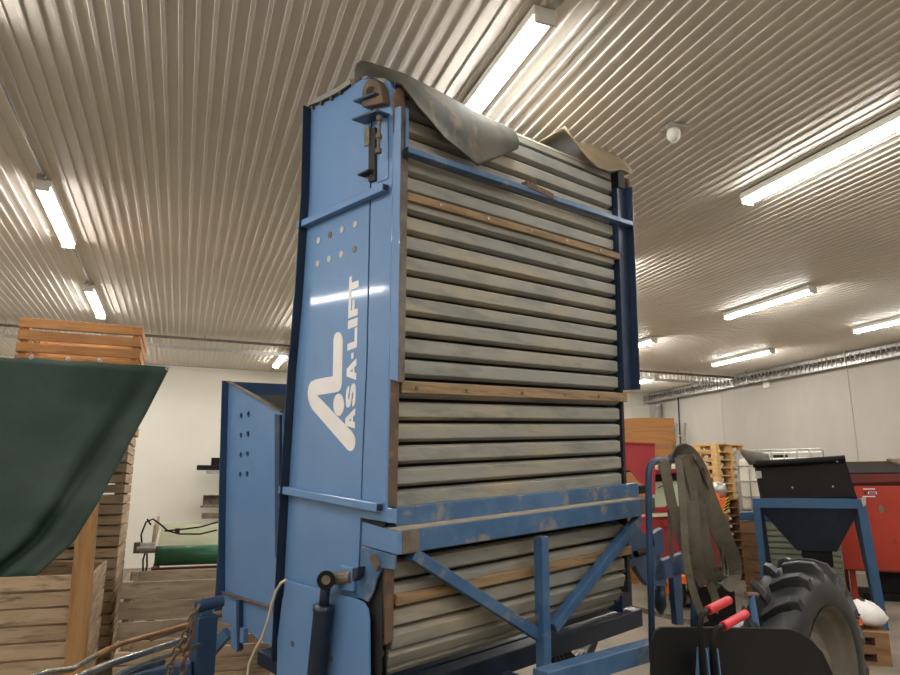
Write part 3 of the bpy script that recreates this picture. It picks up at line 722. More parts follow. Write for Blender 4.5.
# belt hung over the hand rail
def ribbon(g, pts, wid, db=0.):
    # pts: (x, y, b); ribbon width lies mostly along the picture-horizontal a axis, twisting a little
    P = [FB(x, y, BR+b) for x, y, b in pts]
    Q = []
    for i in range(len(P)-1):
        for k in range(4): Q.append(P[i]+(P[i+1]-P[i])*k/4)
    Q.append(P[-1])
    for _ in range(3): Q = [Q[0]]+[(Q[i-1]+2*Q[i]+Q[i+1])/4 for i in range(1, len(Q)-1)]+[Q[-1]]
    rows = []
    for i, p in enumerate(Q):
        t = unit(Q[min(i+1, len(Q)-1)]-Q[max(i-1, 0)])
        s = np.cross(t, (0, 1, 0)); n_ = np.linalg.norm(s); s = s/n_ if n_ > .2 else V(1, 0, 0)
        s = unit(s+V(0, -.85, 0))
        rows.append([p-s*wid/2, p, p+s*wid/2])
    g.grid(rows, M)
g = MB()
ribbon(g, [(672, 560, .07), (668, 480, .06), (669, 451.5, .01), (684, 449.5, -.04), (698, 468, -.06), (708, 500, -.08), (722, 535, -.08), (733, 560, -.06), (734, 575, -.02), (726, 586, .0), (716, 578, .04), (709, 550, .07), (704, 510, .07), (699, 478, .07)], .12)
ribbon(g, [(682, 455, -.05), (687, 475, -.07), (690, 510, -.08), (694, 545, -.08), (702, 572, -.07), (714, 588, -.05), (722, 585, -.03), (724, 570, -.02), (720, 540, -.04), (712, 500, -.06), (702, 465, -.075)], .065)
ribbon(g, [(690, 455, -.065), (698, 485, -.085), (702, 520, -.06), (708, 555, -.06), (717, 578, -.05), (727, 580, -.04), (727, 565, -.03), (718, 530, -.03), (706, 480, -.08), (694, 456, -.085)], .065)
ribbon(g, [(678, 458, -.07), (682, 490, -.09), (684, 530, -.09), (686, 560, -.09), (691, 585, -.09), (698, 605, -.09), (705, 622, -.10)], .045)
ribbon(g, [(684, 456, -.10), (694, 490, -.10), (697, 540, -.09), (700, 560, -.07), (708, 580, -.05), (717, 600, -.06), (714, 612, -.06)], .05)
ribbon(g, [(664, 460, -.09), (667, 480, -.09), (672, 505, -.07), (680, 535, -.05), (690, 562, -.05), (704, 585, -.05)], .06)
o = g.build('rubber_belt', m_belt, None, solid=.008)
solo(o, 'long grey woven belt hung in loops over the blue hand rail', 'belt')

# ------------------------------------------------------------------ left side: crates, tarpaulin, post
def crate(x0, x1, y0, y1, h, n, m, label, group, gap=.014, z0=0., th=.022, legs=0.):
    t = thing('slatted_crate', ((x0+x1)/2, (y0+y1)/2, z0), label, 'crate', group)
    ph = (h-legs)/n
    for nm, ax in (('front_side', 0), ('rear_side', 1), ('left_side', 2), ('right_side', 3)):
        g = MB()
        for k in range(n):
            za = z0+legs+ph*k+gap*.5; zb = za+ph-gap; j = random.uniform(-.004, .004); zb += random.uniform(-.003, .004)
            if ax == 0: g.box((x0, y0+j, za), (x1, y0+th+j, zb))
            elif ax == 1: g.box((x0, y1-th+j, za), (x1, y1+j, zb))
            elif ax == 2: g.box((x0+j, y0+th+.006, za), (x0+th+j, y1-th-.006, zb))
            else: g.box((x1-th+j, y0+th+.006, za), (x1+j, y1-th-.006, zb))
        g.build('side', m, t, .003)
    c = .06
    for px_, py_ in ((x0+th+.005, y0+th+.005), (x1-th-.005-c, y0+th+.005), (x0+th+.005, y1-th-.005-c), (x1-th-.005-c, y1-th-.005-c)):
        MB().box((px_, py_, z0), (px_+c, py_+c, z0+h-.012)).build('corner_post', m, t, .003)
    g = MB()
    for k in range(6):
        xa = x0+.03+(x1-x0-.06)*k/6
        g.box((xa, y0+.03, z0+legs+.03), (xa+(x1-x0-.06)/6-.012, y1-.03, z0+legs+.05))
    g.build('floor_boards', m, t)
    return t
# stack of three behind the tarpaulin
a = atD(143, 325, 7.0); x1 = a[0]; ys_ = a[1]; ztop = a[2]
x0 = atY(20, 316, ys_)[0]; ch_ = ztop/3
for k in range(3):
    lb = ['aged slatted crate at the bottom of the tall stack behind the green tarpaulin', 'aged slatted crate in the middle of the tall stack, edge showing beside the tarpaulin', 'orange slatted crate on top of the stack above the green tarpaulin'][k]
    crate(x0+(.02 if k < 2 else 0), x1+(-.02 if k < 2 else 0), ys_, ys_+1.0, ch_-.004, 11 if k < 2 else 9, m_crate if k < 2 else m_crate_fresh, lb, 'crates stacked behind the tarpaulin', gap=.016 if k < 2 else .03, z0=ch_*k)
# front crate
a = atD(93, 573, 5.0)
crate(a[0]-1.9, a[0], a[1], a[1]+1.08, a[2], 9, m_crate, 'low brown slatted crate in the lower left corner under the tarpaulin', None, gap=.016)
crA = a
# crate under the conveyor
a = atD(122, 581, 6.0)
crate(a[0], a[0]+1.25, a[1], a[1]+.95, a[2], 5, m_crate_grey, 'greyish slatted crate with wide boards standing before the green conveyor', None, gap=.03)
crB = a
a = atD(272, 641, 5.3)
crate(a[0]-1.1, a[0], a[1], a[1]+.4, a[2], 5, m_crate, 'brown slatted crate seen low under the blue chute', None, gap=.014)
# pine post with a slanting head
pY = crA[1]-.10
q = [atY(x, pY_, pY) for x, pY_ in ((98, 503), (75, 540))]
hx = atY(89, 655, pY)[0]; lx = atY(66, 655, pY)[0]
pt = [(lx, pY, 0), (hx, pY, 0), (q[0][0], pY, q[0][2]), (q[1][0], pY, q[1][2])]
solo(MB().prism(pt, (0, .06, 0)).build('timber_post', m_post, bevel=.004), 'upright yellow pine post in front of the corner of the low crate', 'post')
# tarpaulin
re_ = [(170, 367), (147, 412), (132, 439), (120, 462), (108, 484), (98, 503), (75, 540), (35, 577)]
rowsn = 34; colsn = 60
rows = []
for i in range(rowsn+1):
    v = i/rowsn
    f = v*(len(re_)-1); k = min(int(f), len(re_)-2); f -= k
    rx = re_[k][0]*(1-f)+re_[k+1][0]*f; ry = re_[k][1]*(1-f)+re_[k+1][1]*f
    row = []
    for j in range(colsn+1):
        u = j/colsn
        x = -60+(rx+60)*u
        ytop = 356+ (11*max(0, u))
        yl = 353+ (577-353)*v
        y = yl+(ry-yl)*u**1.5
        if i == 0: y = 353+14*u+1.6*math.sin(u*26)*(u > .2)*(1-u)
        Y = ys_-.10 - (ys_-.10-(crA[1]+.06))*v**1.15
        # soft folds running from the upper right corner to the lower left, hem band on the right
        d = .020*math.sin(9*u+5*v)+.015*math.sin(3+17*v-4*u)*u
        s_ = (1-u)*(rx+60)                                # picture distance from the free edge
        fold = math.exp(-((s_-17-26*v)/9)**2)
        d += .15*fold*min(1, v*3)
        d -= .05*math.exp(-(s_/9)**2)*min(1, v*4)
        row.append(atY(x, y, Y+d))
    rows.append(row)
o = MB().grid(rows).build('tarpaulin', m_tarp, None, smooth=True, solid=.004)
TP = thing('tarpaulin', (rows[-1][30][0], rows[-1][30][1], rows[-1][30][2]), 'dark green tarpaulin hanging over the crate stack at the left', 'tarpaulin')
bpy.data.objects.remove(o)
MB().grid(rows).build('sheet', m_tarp, TP, smooth=True, solid=.004)
for x, y, i in ((167.5, 368.5, 0), (100, 360.5, 0), (68, 359, 0), (31, 357.5, 0), (123, 458, 12)):
    Y = ys_-.10 - (ys_-.10-(crA[1]+.06))*(i/rowsn)**1.15 - .10
    c = atY(x, y, Y)
    MB().lathe([(.006, 0), (.009, -.006), (.017, -.006), (.020, 0)], c, (0, 1, 0), 16).build('eyelet', m_galv, TP, smooth=True)
# ------------------------------------------------------------------ green belt conveyor behind the crate
cY = crB[1]+1.35
L_ = atY(155, 556, cY); Rr = atY(262, 556, cY); rad = abs(atY(155, 546, cY)[2]-atY(155, 566, cY)[2])/2
zc = L_[2]
CV = thing('belt_conveyor', ((L_[0]+Rr[0])/2, cY+.8, 0), 'green belt conveyor with a roller end behind the greyish crate', 'conveyor')
MB().tube([(L_[0], cY, zc), (L_[0]+1.15, cY, zc)], rad, 28).build('end_roller', m_green, CV, smooth=True)
MB().grid([[(L_[0]+.02, cY+.02, zc+rad-.004), (L_[0]+1.13, cY+.02, zc+rad-.004)], [(L_[0]+.02, cY+1.6, zc+rad+.15), (L_[0]+1.13, cY+1.6, zc+rad+.15)]]).build('belt', m_greentop, CV, solid=.006)
g = MB().prism([(L_[0]-.02, cY+.05, zc+rad-.05), (L_[0]-.02, cY+1.6, zc+rad+.1), (L_[0]-.02, cY+1.6, zc+rad+.26), (L_[0]-.02, cY+.35, zc+rad+.20)], (-.03, 0, 0))
g.build('side_board', m_rubber_tan, CV, .003)
MB().box((L_[0]-.02, cY-.02, zc-rad-.09), (L_[0]+1.15, cY+.04, zc-rad-.02)).build('frame', m_reddark, CV, .004)
MB().box((L_[0]-.02, cY+.05, zc-rad-.08), (L_[0]+.03, cY+1.6, zc-rad-.02)).build('frame', m_reddark, CV, .004)
for xx in (L_[0]-.0, L_[0]+1.1):
    for yy in (cY+.1, cY+1.5): MB().box((xx-.03, yy-.03, 0), (xx+.03, yy+.03, zc-rad-.02)).build('leg', m_reddark, CV, .003)
mt = atY(143, 548, cY)
g = MB().tube([(mt[0]-.06, cY, mt[2]), (L_[0], cY, mt[2])], .055, 14).build('gear_motor', m_galv, CV, .004)
MB().box((mt[0]-.09, cY-.05, mt[2]-.05), (mt[0]-.03, cY+.05, mt[2]+.06)).build('terminal_box', m_ruststeel, g, .006)
for pts in (((143, 552), (141, 535), (146, 522), (153, 519), (160, 524), (168, 531), (180, 534), (200, 534), (217, 530)), ((151, 525), (147, 519)), ((146, 550), (143, 560), (143, 572), (147, 578)), ((147, 552), (147, 566), (145, 575)), ((165, 531), (185, 529), (200, 527), (218, 522))):
    MB().tube([atY(x, y, cY+.02+(.25 if x > 165 else 0)) for x, y in pts], .009, 8).build('cable', m_black, CV, smooth=True)
c = atY(175, 531, cY+.25); MB().tube([c, c+V(.05, 0, 0)], .03, 12).build('cable_plug', m_reddark, CV, .004)
# ------------------------------------------------------------------ steel lengths on wall arms beside the chute
wy = YB-.55
AR = thing('wall_rack', (atY(225, 490, wy)[0], YB-.3, 0), 'steel rack with arms on the back wall behind the blue chute', 'rack')
xr0 = atY(232, 480, wy)[0]
MB().box((xr0, YB-.12, 0), (xr0+.1, YB-.02, 3.0)).build('upright', m_navy, AR, .004)
for y in (475, 519): 
    z = atY(215, y, wy)[2]; MB().box((xr0, YB-.9, z-.08), (xr0+.08, YB-.05, z)).build('arm', m_navy, AR, .004)
def steel(p, q, shape, lb, m=m_ruststeel):
    A = atY(*p, wy); B = atY(*q, wy); zt, zb = A[2], B[2]; xa, xb_ = A[0], xr0+1.6
    g = MB()
    if shape == 'U':
        g.box((xa, wy-.1, zb), (xb_, wy+.1, zb+.02)); g.box((xa, wy-.1, zt-.02), (xb_, wy+.1, zt)); g.box((xa, wy+.08, zb), (xb_, wy+.1, zt))
    elif shape == 'H':
        h = (zt-zb)/2; g.box((xa, wy-.12, zb+h-.01), (xb_, wy+.12, zb+h+.01)); g.box((xa, wy-.12, zb), (xb_, wy-.10, zt)); g.box((xa, wy+.10, zb), (xb_, wy+.12, zt))
    else: g.box((xa, wy-.12, zb), (xb_, wy+.12, zt))
    solo(g.build('steel_profile', m, bevel=.003), lb, 'steel profile', 'steel lengths on the wall rack')
steel((206.5, 470.2), (206.5, 473.8), 'B', 'light flat steel bar lowest of the upper group on the wall rack', m_galv)
steel((197, 465.2), (197, 470), 'B', 'dark flat steel length sticking out farthest to the left on the wall rack', m_black)
steel((211.5, 457.8), (211.5, 465), 'B', 'dark square steel tube on top of the upper group on the wall rack', m_black)
steel((203.5, 495), (203.5, 505.5), 'U', 'open steel channel on top of the lower group on the wall rack')
steel((200.5, 505.8), (200.5, 507.5), 'B', 'thin flat steel plate under the steel channel on the wall rack')
steel((202, 513), (202, 518.5), 'B', 'flat steel bar lowest of all on the wall rack', m_ruststeel)

# ------------------------------------------------------------------ poles, chain and cord at the lower left
def pole(pts, d0, d1, r, segs, lb):
    n = len(pts); P = [atD(x, y, d0+(d1-d0)*k/(n-1)) for k, (x, y) in enumerate(pts)]
    t = thing('long_pole', P[0], lb, 'pole', 'poles lying across the drawbar')
    for nm, i, j, m in segs: MB().tube(P[i:j+1], r, 12).build(nm, m, t, smooth=True)
pole([(20, 684), (46, 672.5), (72, 669), (95, 656), (120, 644), (165, 631.5), (226, 614)], 2.9, 4.75, .016, (('bent_end', 0, 3, m_chrome), ('shaft', 3, 6, m_copper)), 'long pole with a bent chrome end, uppermost of the poles at the lower left')
pole([(70, 684), (84, 674), (110, 664), (150, 651), (212, 631.5)], 2.8, 4.4, .019, (('shaft', 0, 4, m_chrome),), 'grey steel pole just below the pole with the bent chrome end')
pole([(100, 686), (120, 673), (150, 661), (178, 652), (199, 645)], 2.8, 3.85, .012, (('shaft', 0, 4, m_ruststeel),), 'thin brown rod lowest of the poles at the lower left')
pole([(95, 690), (130, 672), (150, 666), (163, 662)], 2.6, 2.95, .012, (('shaft', 0, 3, m_navy),), 'dark blue rod beside the thin brown rod at the lower left')
pole([(150, 640), (175, 631), (200, 622.5)], 4.75, 5.0, .012, (('shaft', 0, 2, m_rust),), 'short rusty rod under the pole with the bent chrome end')
CHN = thing('hanging_chain', atD(185, 668, 3.15), 'rusty steel chain hanging beside the blue stand post', 'chain')
cp = [(199, 606), (195, 614), (190, 624), (186, 634), (181, 643), (176, 652), (172, 662), (168, 676), (166, 690)]
cp2 = [(192, 622), (191, 632), (189, 642), (187, 652), (184, 662), (182, 674), (180, 690)]
for path_ in (cp, cp2):
    P = [atD(x, y, 3.15) for x, y in path_]
    L = [0]
    for p, q in zip(P, P[1:]): L.append(L[-1]+np.linalg.norm(q-p))
    n = int(L[-1]/.038)
    for k in range(n):
        s_ = L[-1]*(k+.5)/n; i = max(j for j in range(len(L)-1) if L[j] <= s_); f = (s_-L[i])/(L[i+1]-L[i])
        c = P[i]+(P[i+1]-P[i])*f; t = unit(P[i+1]-P[i]); sd = unit(np.cross(t, FW)) if k % 2 else unit(np.cross(t, np.cross(t, FW)))
        ring = [c+t*.026*math.cos(a)+sd*.014*math.sin(a) for a in [2*math.pi*j/12 for j in range(13)]]
        MB().tube(ring, .005, 6, caps=False).build('link', m_rust, CHN, smooth=True)
wp = [(286, 580), (281, 583), (276, 591), (272, 603), (268, 620), (262, 638), (254, 652), (249, 664), (247, 680), (246, 700)]
P = [FA(x, y, AS-.08-.003*k) for k, (x, y) in enumerate(wp)]
solo(MB().tube(P, .008, 10, M).build('cord', m_cord, smooth=True), 'thin beige cord hanging down between the blue chute and the lower side plate', 'cord')

# ------------------------------------------------------------------ right side: pallets, tank, hopper, tub, tractor
def facing(px_, py_, d, extra=0.):
    o = atD(px_, py_, d); r = ray(px_, py_); az = math.atan2(-r[0], r[1])
    return turned((o[0], o[1], 0), az+extra)
def pallet_parts(t, fr, L, W, m):
    h = .144
    g = MB()
    for k in range(5): g.box((0, W*k/5+.008, h-.022), (L, W*(k+1)/5-.02, h), fr)
    g.build('deck', m, t)
    for j in range(3):
        g = MB(); y = (W-.1)*j/2
        g.box((0, y, 0), (L, y+.1, .023), fr)
        for i in range(3): g.box(((L-.12)*i/2, y, .021), ((L-.12)*i/2+.12, y+.1, h-.043), fr)
        g.box((0, y, h-.045), (L, y+.1, h-.021), fr)
        g.build('skid', m, t)
pc = atD(727, 580, 12.3)
ordn = ['topmost', 'second from the top', 'third from the top', 'fourth from the top', 'fifth from the top', 'sixth from the top', 'seventh from the top', 'eighth from the top', 'ninth from the top',
        'tenth from the top', 'eleventh from the top', 'twelfth from the top', 'sixth from the floor', 'fifth from the floor', 'fourth from the floor', 'third from the floor', 'second from the floor', 'lowest']
zt_ = atD(727, 441, 12.3)[2]; npal = int(round(zt_/.146)); hp = zt_/npal
protoP = {}
for k in range(npal):
    i = npal-1-k; old = k < npal-7
    az = -YAW-math.atan((727-450)/706)+random.uniform(-.03, .03)
    off = (0, 0) if not old else (.10, .02)
    lb = '%s pallet, %s in the tall stack by the concrete wall' % ('old brown' if old else 'fresh pale', ordn[i] if i < 12 else ordn[len(ordn)-1-k])
    loc = (pc[0]+off[0], pc[1]+off[1], hp*k)
    if old not in protoP:
        t = thing('wooden_pallet', loc, lb, 'pallet', 'pallets in the tall stack by the concrete wall')
        th_ = math.radians(34); fr = Fr(loc, (-math.cos(th_), math.sin(th_), 0), (math.sin(th_), math.cos(th_), 0), (0, 0, 1))
        pallet_parts(t, fr, .8, .95, m_pallet_old if old else m_pallet); protoP[old] = t
    else: t = dup(protoP[old], loc, lb)
    t.rotation_euler.z = az
# tank in its cage on a stack
fr = facing(741, 515, 10.6, -.12)
zb_ = atD(745, 512, 10.6)[2]; zh = atD(745, 450, 10.6)[2]-zb_
TK = thing('caged_tank', fr.w((.62, .5, zb_)), 'white plastic tank in a steel cage behind the blue hopper', 'tank')
MB().box((.03, .03, zb_+.02), (1.17, .97, zb_+zh-.12), fr).build('tank', m_tank, TK, .05)
MB().tube([(.6, .5, zb_+zh-.12), (.6, .5, zb_+zh-.06)], .11, 20, fr).build('cap', m_black, TK)
g = MB()
for k in range(8):
    x = 1.2*k/7; g.tube([(x, 0, zb_), (x, 0, zb_+zh)], .010, 6, fr); g.tube([(x, 1, zb_), (x, 1, zb_+zh)], .010, 6, fr)
for k in range(1, 6):
    y = 1.0*k/6; g.tube([(0, y, zb_), (0, y, zb_+zh)], .010, 6, fr); g.tube([(1.2, y, zb_), (1.2, y, zb_+zh)], .010, 6, fr)
for k in range(5):
    z = zb_+zh*k/4; g.tube([(0, 0, z), (1.2, 0, z), (1.2, 1, z), (0, 1, z), (0, 0, z)], .011, 6, fr)
g.build('cage', m_galv, TK)
g = MB(); g.box((-.02, -.02, zb_-.12), (1.22, .1, zb_-.01), fr); g.box((-.02, .9, zb_-.12), (1.22, 1.02, zb_-.01), fr); g.box((-.02, .1, zb_-.05), (1.22, .9, zb_-.01), fr)
g.build('tank_pallet', m_hop, TK, .004)
# brown and grey crates under the tank
BN = thing('slatted_bin', fr.w((.8, .4, 0)), 'grey green slatted bin under the white tank behind the hopper legs', 'bin')
g = MB()
zz = zb_-.125
for k in range(13):
    z = .02+(zz-.06)*k/13; g.box((.22, -.02, z), (1.3, .0, z+(zz-.06)/13-.022), fr); g.box((1.28, .0, z), (1.3, .45, z+(zz-.06)/13-.022), fr)
g.build('slats', m_bin, BN)
MB().box((.24, .0, 0.0), (1.28, .45, zz), fr).build('body', m_bin, BN)
OC = thing('wooden_crate', fr.w((.05, .4, 0)), 'dark brown board crate beside the pallets, half under the white tank', 'crate')
g = MB()
for k in range(6): g.box((-.02, .0, .03+(zz-.03)*k/6), (.20, .02, .03+(zz-.03)*(k+1)/6-.025), fr)
g.build('front_boards', m_pallet_old, OC); MB().box((-.01, .02, 0), (.19, .9, zz-.02), fr).build('body', m_crate, OC)
# blue hopper on four legs
ff = atZ(884, 630, 0)
rr = ray(812, 505); haz = math.atan2(-rr[0], rr[1])+.02
HF = turned(ff, haz)
def onh(x, y, v=0.): return HF.on(x, y, 1, v)
HP = thing('blue_hopper', ff, 'blue funnel hopper on four legs with a dark rubber lined top', 'hopper')
tl, tr = onh(753, 505), onh(865, 502)
zt = (tl[2]+tr[2])/2; bh = onh(800, 499)[2]-onh(800, 508.5)[2]
w0, w1 = tl[0], tr[0]; dp = 1.1
for p, q in (((w0, 0, zt), (w1, 0, zt)), ((w0, dp, zt), (w1, dp, zt))): MB().bar(p, q, .06, bh, HF).build('top_beam', m_hop, HP, .005)
for xx in (w0+.03, w1-.03): MB().bar((xx, 0, zt), (xx, dp, zt), .06, bh, HF).build('top_beam', m_hop, HP, .005)
for xx, yy, xf in ((w0+.04, .0, w0+.06), (w1-.04, .0, 0.), (w0+.04, dp, w0+.1), (w1-.04, dp, .06)):
    MB().bar((xx, yy, zt-bh/2), (xf, yy, 0), .10 if xx > w0+.2 else .08, .08, HF, up=(0, 1, 0)).build('leg', m_navy if yy else m_hop, HP, .004)
# funnel
cx0 = onh(797, 551)[0]; cx1 = onh(838, 551)[0]; zc_ = onh(815, 553)[2]
top4 = [(w0+.05, .02, zt-bh/2+.02), (w1-.05, .02, zt-bh/2+.02), (w1-.05, dp-.02, zt-bh/2+.02), (w0+.05, dp-.02, zt-bh/2+.02)]
bot4 = [(cx0, .35, zc_), (cx1, .35, zc_), (cx1, .75, zc_), (cx0, .75, zc_)]
g = MB(); g.add([HF.w(p) for p in top4+bot4], [(0, 1, 5, 4), (1, 2, 6, 5), (2, 3, 7, 6), (3, 0, 4, 7)])
g.build('funnel', m_navy, HP, solid=.006)
MB().box((cx0+.05, .38, zc_-.2), (cx1-.05, .72, zc_+.01), HF).build('outlet', m_black, HP, .004)
# lining: front and sides raised above the beam
lx0, lx1 = onh(752, 462)[0], onh(845, 462)[0]; zl = onh(800, 459)[2]
zb2 = zt+bh/2
lfront = [onh(763, 498), onh(857, 497), onh(850, 478), onh(845, 458), onh(800, 460), onh(754, 466)]
MB().prism(lfront, (0, .012, 0), HF).build('front_lining', m_hopin, HP)
g = MB(); g.add([HF.w(p) for p in [(w1-.08, .01, zb2), (w1-.08, dp-.02, zb2), (lx1+.0, dp-.02, zl), (lx1, .01, zl)]], [(0, 1, 2, 3)])
g.add([HF.w(p) for p in [(w0+.1, .01, zb2), (w0+.1, dp-.02, zb2), (lx0, dp-.02, zl), (lx0+.02, .01, zl)]], [(0, 1, 2, 3)])
g.add([HF.w(p) for p in [(w0+.1, dp-.02, zb2), (w1-.08, dp-.02, zb2), (lx1, dp-.02, zl-.05), (lx0, dp-.02, zl-.05)]], [(0, 1, 2, 3)])
g.build('side_lining', m_hopin, HP, solid=.01)
roll = [onh(753, 464)+V(0, -.02, 0), onh(775, 463)+V(0, -.03, 0), onh(800, 461.5)+V(0, -.03, 0), onh(845, 458.5)+V(0, -.02, 0)]
MB().tube(roll, [.05, .042, .04, .04], 12, HF).build('rolled_edge', m_black, HP, smooth=True)
fl_ = [[onh(740, 450, -.05), onh(747, 451, .1), onh(757, 452, .25), onh(768, 455, .3)], [onh(741, 453, -.08), onh(748, 453, -.02), onh(758, 455, .05), onh(770, 460, .1)], [onh(750, 465, -.08), onh(756, 464, -.06), onh(764, 464, -.05), onh(773, 464, -.04)]]
MB().grid(fl_, HF).build('folded_corner', m_rubber, HP, smooth=True, solid=.02, sub=1)
for x, y in ((759, 465), (784, 464), (810, 462.5), (837, 461), (792.5, 487.5), (833, 486.5)):
    p = onh(x, y, -.05 if y < 470 else -.01); MB().tube([p, p+V(0, .02, 0)], .012, 8, HF).build('rivet', m_galv, HP)
MB().prism([onh(756, 471), onh(761, 471), onh(762, 478), onh(755, 479)], (0, -.012, 0), HF).build('tape', m_galv, HP)
MB().prism([onh(861, 498, -.04), onh(866, 497, -.04), onh(866, 505, -.04), onh(863, 507, -.04)], (0, .02, 0), HF).build('bare_corner', m_galv, HP)
# pallets and sack before the hopper foot
pf = atZ(893, 667, 0); az = haz+.05
ffr = turned(pf, az)
def pal_at(o_, z, lb, nm):
    t = thing('wooden_pallet', (o_[0], o_[1], z), lb, 'pallet', 'two pallets by the hopper foot')
    q = Fr((o_[0], o_[1], z), (math.cos(az), math.sin(az), 0), (-math.sin(az), math.cos(az), 0), (0, 0, 1))
    q.o = q.w((-.8, 0, 0)); pallet_parts(t, q, .8, .62, m_pallet_old); return t
pal_at(pf, 0., 'brown pallet on the floor at the right, under another pallet with a white sack', '')
pal_at(pf, .146, 'brown pallet on top at the right, carrying a white sack', '')
bw = ffr.w((-.2, .28, .292))
SK = thing('white_sack', bw, 'white plastic sack with black and red print on the pallet by the hopper foot', 'sack')
rows = []
for i in range(9):
    v = i/8; rr_ = [.02, .16, .2, .2, .19, .17, .14, .1, .04][i]; z = .303+.24*v
    rows.append([ffr.w((-.17+(rr_*1.1+.012*math.sin(5*a+3*i))*math.cos(a), .26+rr_*.8*math.sin(a), z+.01*math.sin(3*a+i))) for a in [2*math.pi*k/20 for k in range(21)]])
MB().grid(rows).build('sack_body', m_bag, SK, smooth=True)
for (x, y, w_, h_, m) in ((-.26, .42, .11, .016, m_black), (-.26, .39, .10, .014, m_black), (-.21, .335, .03, .06, m_orange), (-.27, .345, .06, .025, m_black)):
    MB().box((x-w_/2, .085, y), (x+w_/2, .2, y+h_), ffr).build('print', m, SK)
# orange red tub trailer at the right
TF = facing(846, 570, 10.4, .10)
TT = thing('tub_trailer', TF.w((.9, .6, 0)), 'orange red metal tub on short legs at the far right by the concrete wall', 'tub')
def ont(x, y, v=0.): return TF.on(x, y, 1, v)
t0, t1 = ont(846, 486), ont(905, 487); bz = ont(870, 570)[2]; tz_ = t0[2]
x0_, x1_ = ont(838, 530)[0], ont(838, 530)[0]+2.0
MB().box((x0_, 0, bz), (x1_, .02, tz_), TF).build('front_wall', m_redcont, TT, .006)
MB().box((x0_, .02, bz), (x0_+.02, 1.2, tz_), TF).build('side_wall', m_redcont, TT, .006)
MB().box((x1_-.02, .02, bz), (x1_, 1.2, tz_), TF).build('side_wall', m_redcont, TT, .006)
rz = ont(870, 462)[2]
MB().box((x0_, 1.18, bz), (x1_, 1.2, rz+.05), TF).build('rear_wall', m_reddark, TT, .006)
MB().box((x0_, .0, bz-.02), (x1_, 1.2, bz), TF).build('tub_floor', m_reddark, TT)
MB().prism([ont(846, 484), ont(905, 481), ont(905, 474), ont(846, 475)], (0, .03, 0), TF).build('rim_band', m_reddark, TT, .004)
xe = ont(890, 462)[0]
MB().prism([(x0_, .02, ont(850, 474)[2]), (xe+.45, .02, ont(850, 474)[2]), (xe+.1, .9, rz+.02), (x0_, .9, rz+.02)], (0, 0, .02), TF).build('dark_cover', m_hopin, TT)
MB().prism([(xe+.45, .0, ont(850, 474)[2]), (xe+.75, .0, ont(850, 474)[2]), (xe+.3, .9, rz+.05), (xe+.1, .9, rz+.05)], (0, 0, .03), TF).build('cover_edge', m_rust, TT, .004)
MB().prism([(x0_, .9, rz), (xe+.4, .9, rz), (xe+.4, .93, rz), (x0_, .93, rz)], (0, 0, .05), TF).build('rim_rail', m_pallet, TT)
for x, y, w_, h_, m in ((869, 489, 12, 1.1, m_white), (869, 496.5, 13, 1.1, m_white), (872.5, 493, 9, 2.4, m_white), (872.5, 493, 7, 1.6, m_logo_blue), (865, 492.6, 3, 3, m_reddark)):
    a_, b_ = ont(x-w_/2, y-h_/2, -.004), ont(x+w_/2, y+h_/2, -.004)
    MB().box((a_[0], -.004-(.002 if m is m_logo_blue else 0), b_[2]), (b_[0], .001, a_[2]), TF).build('sign_mark', m, TT)
c = ont(881.5, 509, -.003); MB().prism([(c[0]+.035*math.cos(a), -.003, c[2]+.06*math.sin(a)) for a in [2*math.pi*k/14 for k in range(14)]], (0, .003, 0), TF).build('scrape', m_ruststeel, TT)
for xx in (x0_+.1, x1_-.2):
    for yy in (.1, 1.05): MB().box((xx, yy, 0), (xx+.08, yy+.08, bz-.02), TF).build('leg', m_redcont, TT, .004)
MB().box((x0_+.25, .1, 0), (x0_+1.2, .9, .1), TF).build('skid', m_black, TT, .005)
MB().box((x0_+.5, .2, .1), (x0_+.9, .7, bz-.02), TF).build('support', m_black, TT, .005)
# plywood boxes far at the back
pb = atD(674, 418, 13.0); PBF = turned((pb[0], pb[1], 0), -.12)
for k in range(3):
    lb = ['brown plywood box at the bottom of the stack behind the red tractor', 'brown plywood box in the middle of the stack behind the red tractor', 'brown plywood box with finger joints, topmost behind the red tractor'][k]
    zA = pb[2]/3*k; zB = pb[2]/3*(k+1)-.006
    t = thing('plywood_box', PBF.w((-.6, .5, zA)), lb, 'box', 'plywood boxes behind the red tractor')
    n = 5
    arch = [(-1.25, 0, zA+.02)] + [(0, 0, zA+.02), (0, 0, zB)] + [(-1.25*q_, 0, zB-(.09*(q_-.35)**2*2 if q_ > .35 else 0)) for q_ in (.2, .35, .5, .65, .8, 1.)]
    MB().prism(arch, (0, .03, 0), PBF).build('front_board', m_plywood, t)
    MB().box((-.03, .03, zA+.02), (0, 1.1, zB), PBF).build('side_board', m_plywood, t)
    MB().box((-1.25, .03, zA+.02), (-1.22, 1.1, zB-.1), PBF).build('side_board', m_plywood, t)
    MB().box((-1.22, 1.07, zA+.02), (-.03, 1.1, zB), PBF).build('rear_board', m_plywood, t)
    MB().box((-1.25, 0, zA), (0, 1.1, zA+.02), PBF).build('floor_board', m_plywood, t)
    g = MB()
    for j in range(3): g.box((-.07, -.004, zA+.12+.28*j), (0.003, .0, zA+.26+.28*j), PBF)
    g.build('finger_joint', m_rawwood, t)
    g = MB()
    for j in range(1, 4): g.box((-1.25, -.002, zA+.235*j), (0, .001, zA+.235*j+.012), PBF)
    g.build('board_seam', m_rawwood, t)
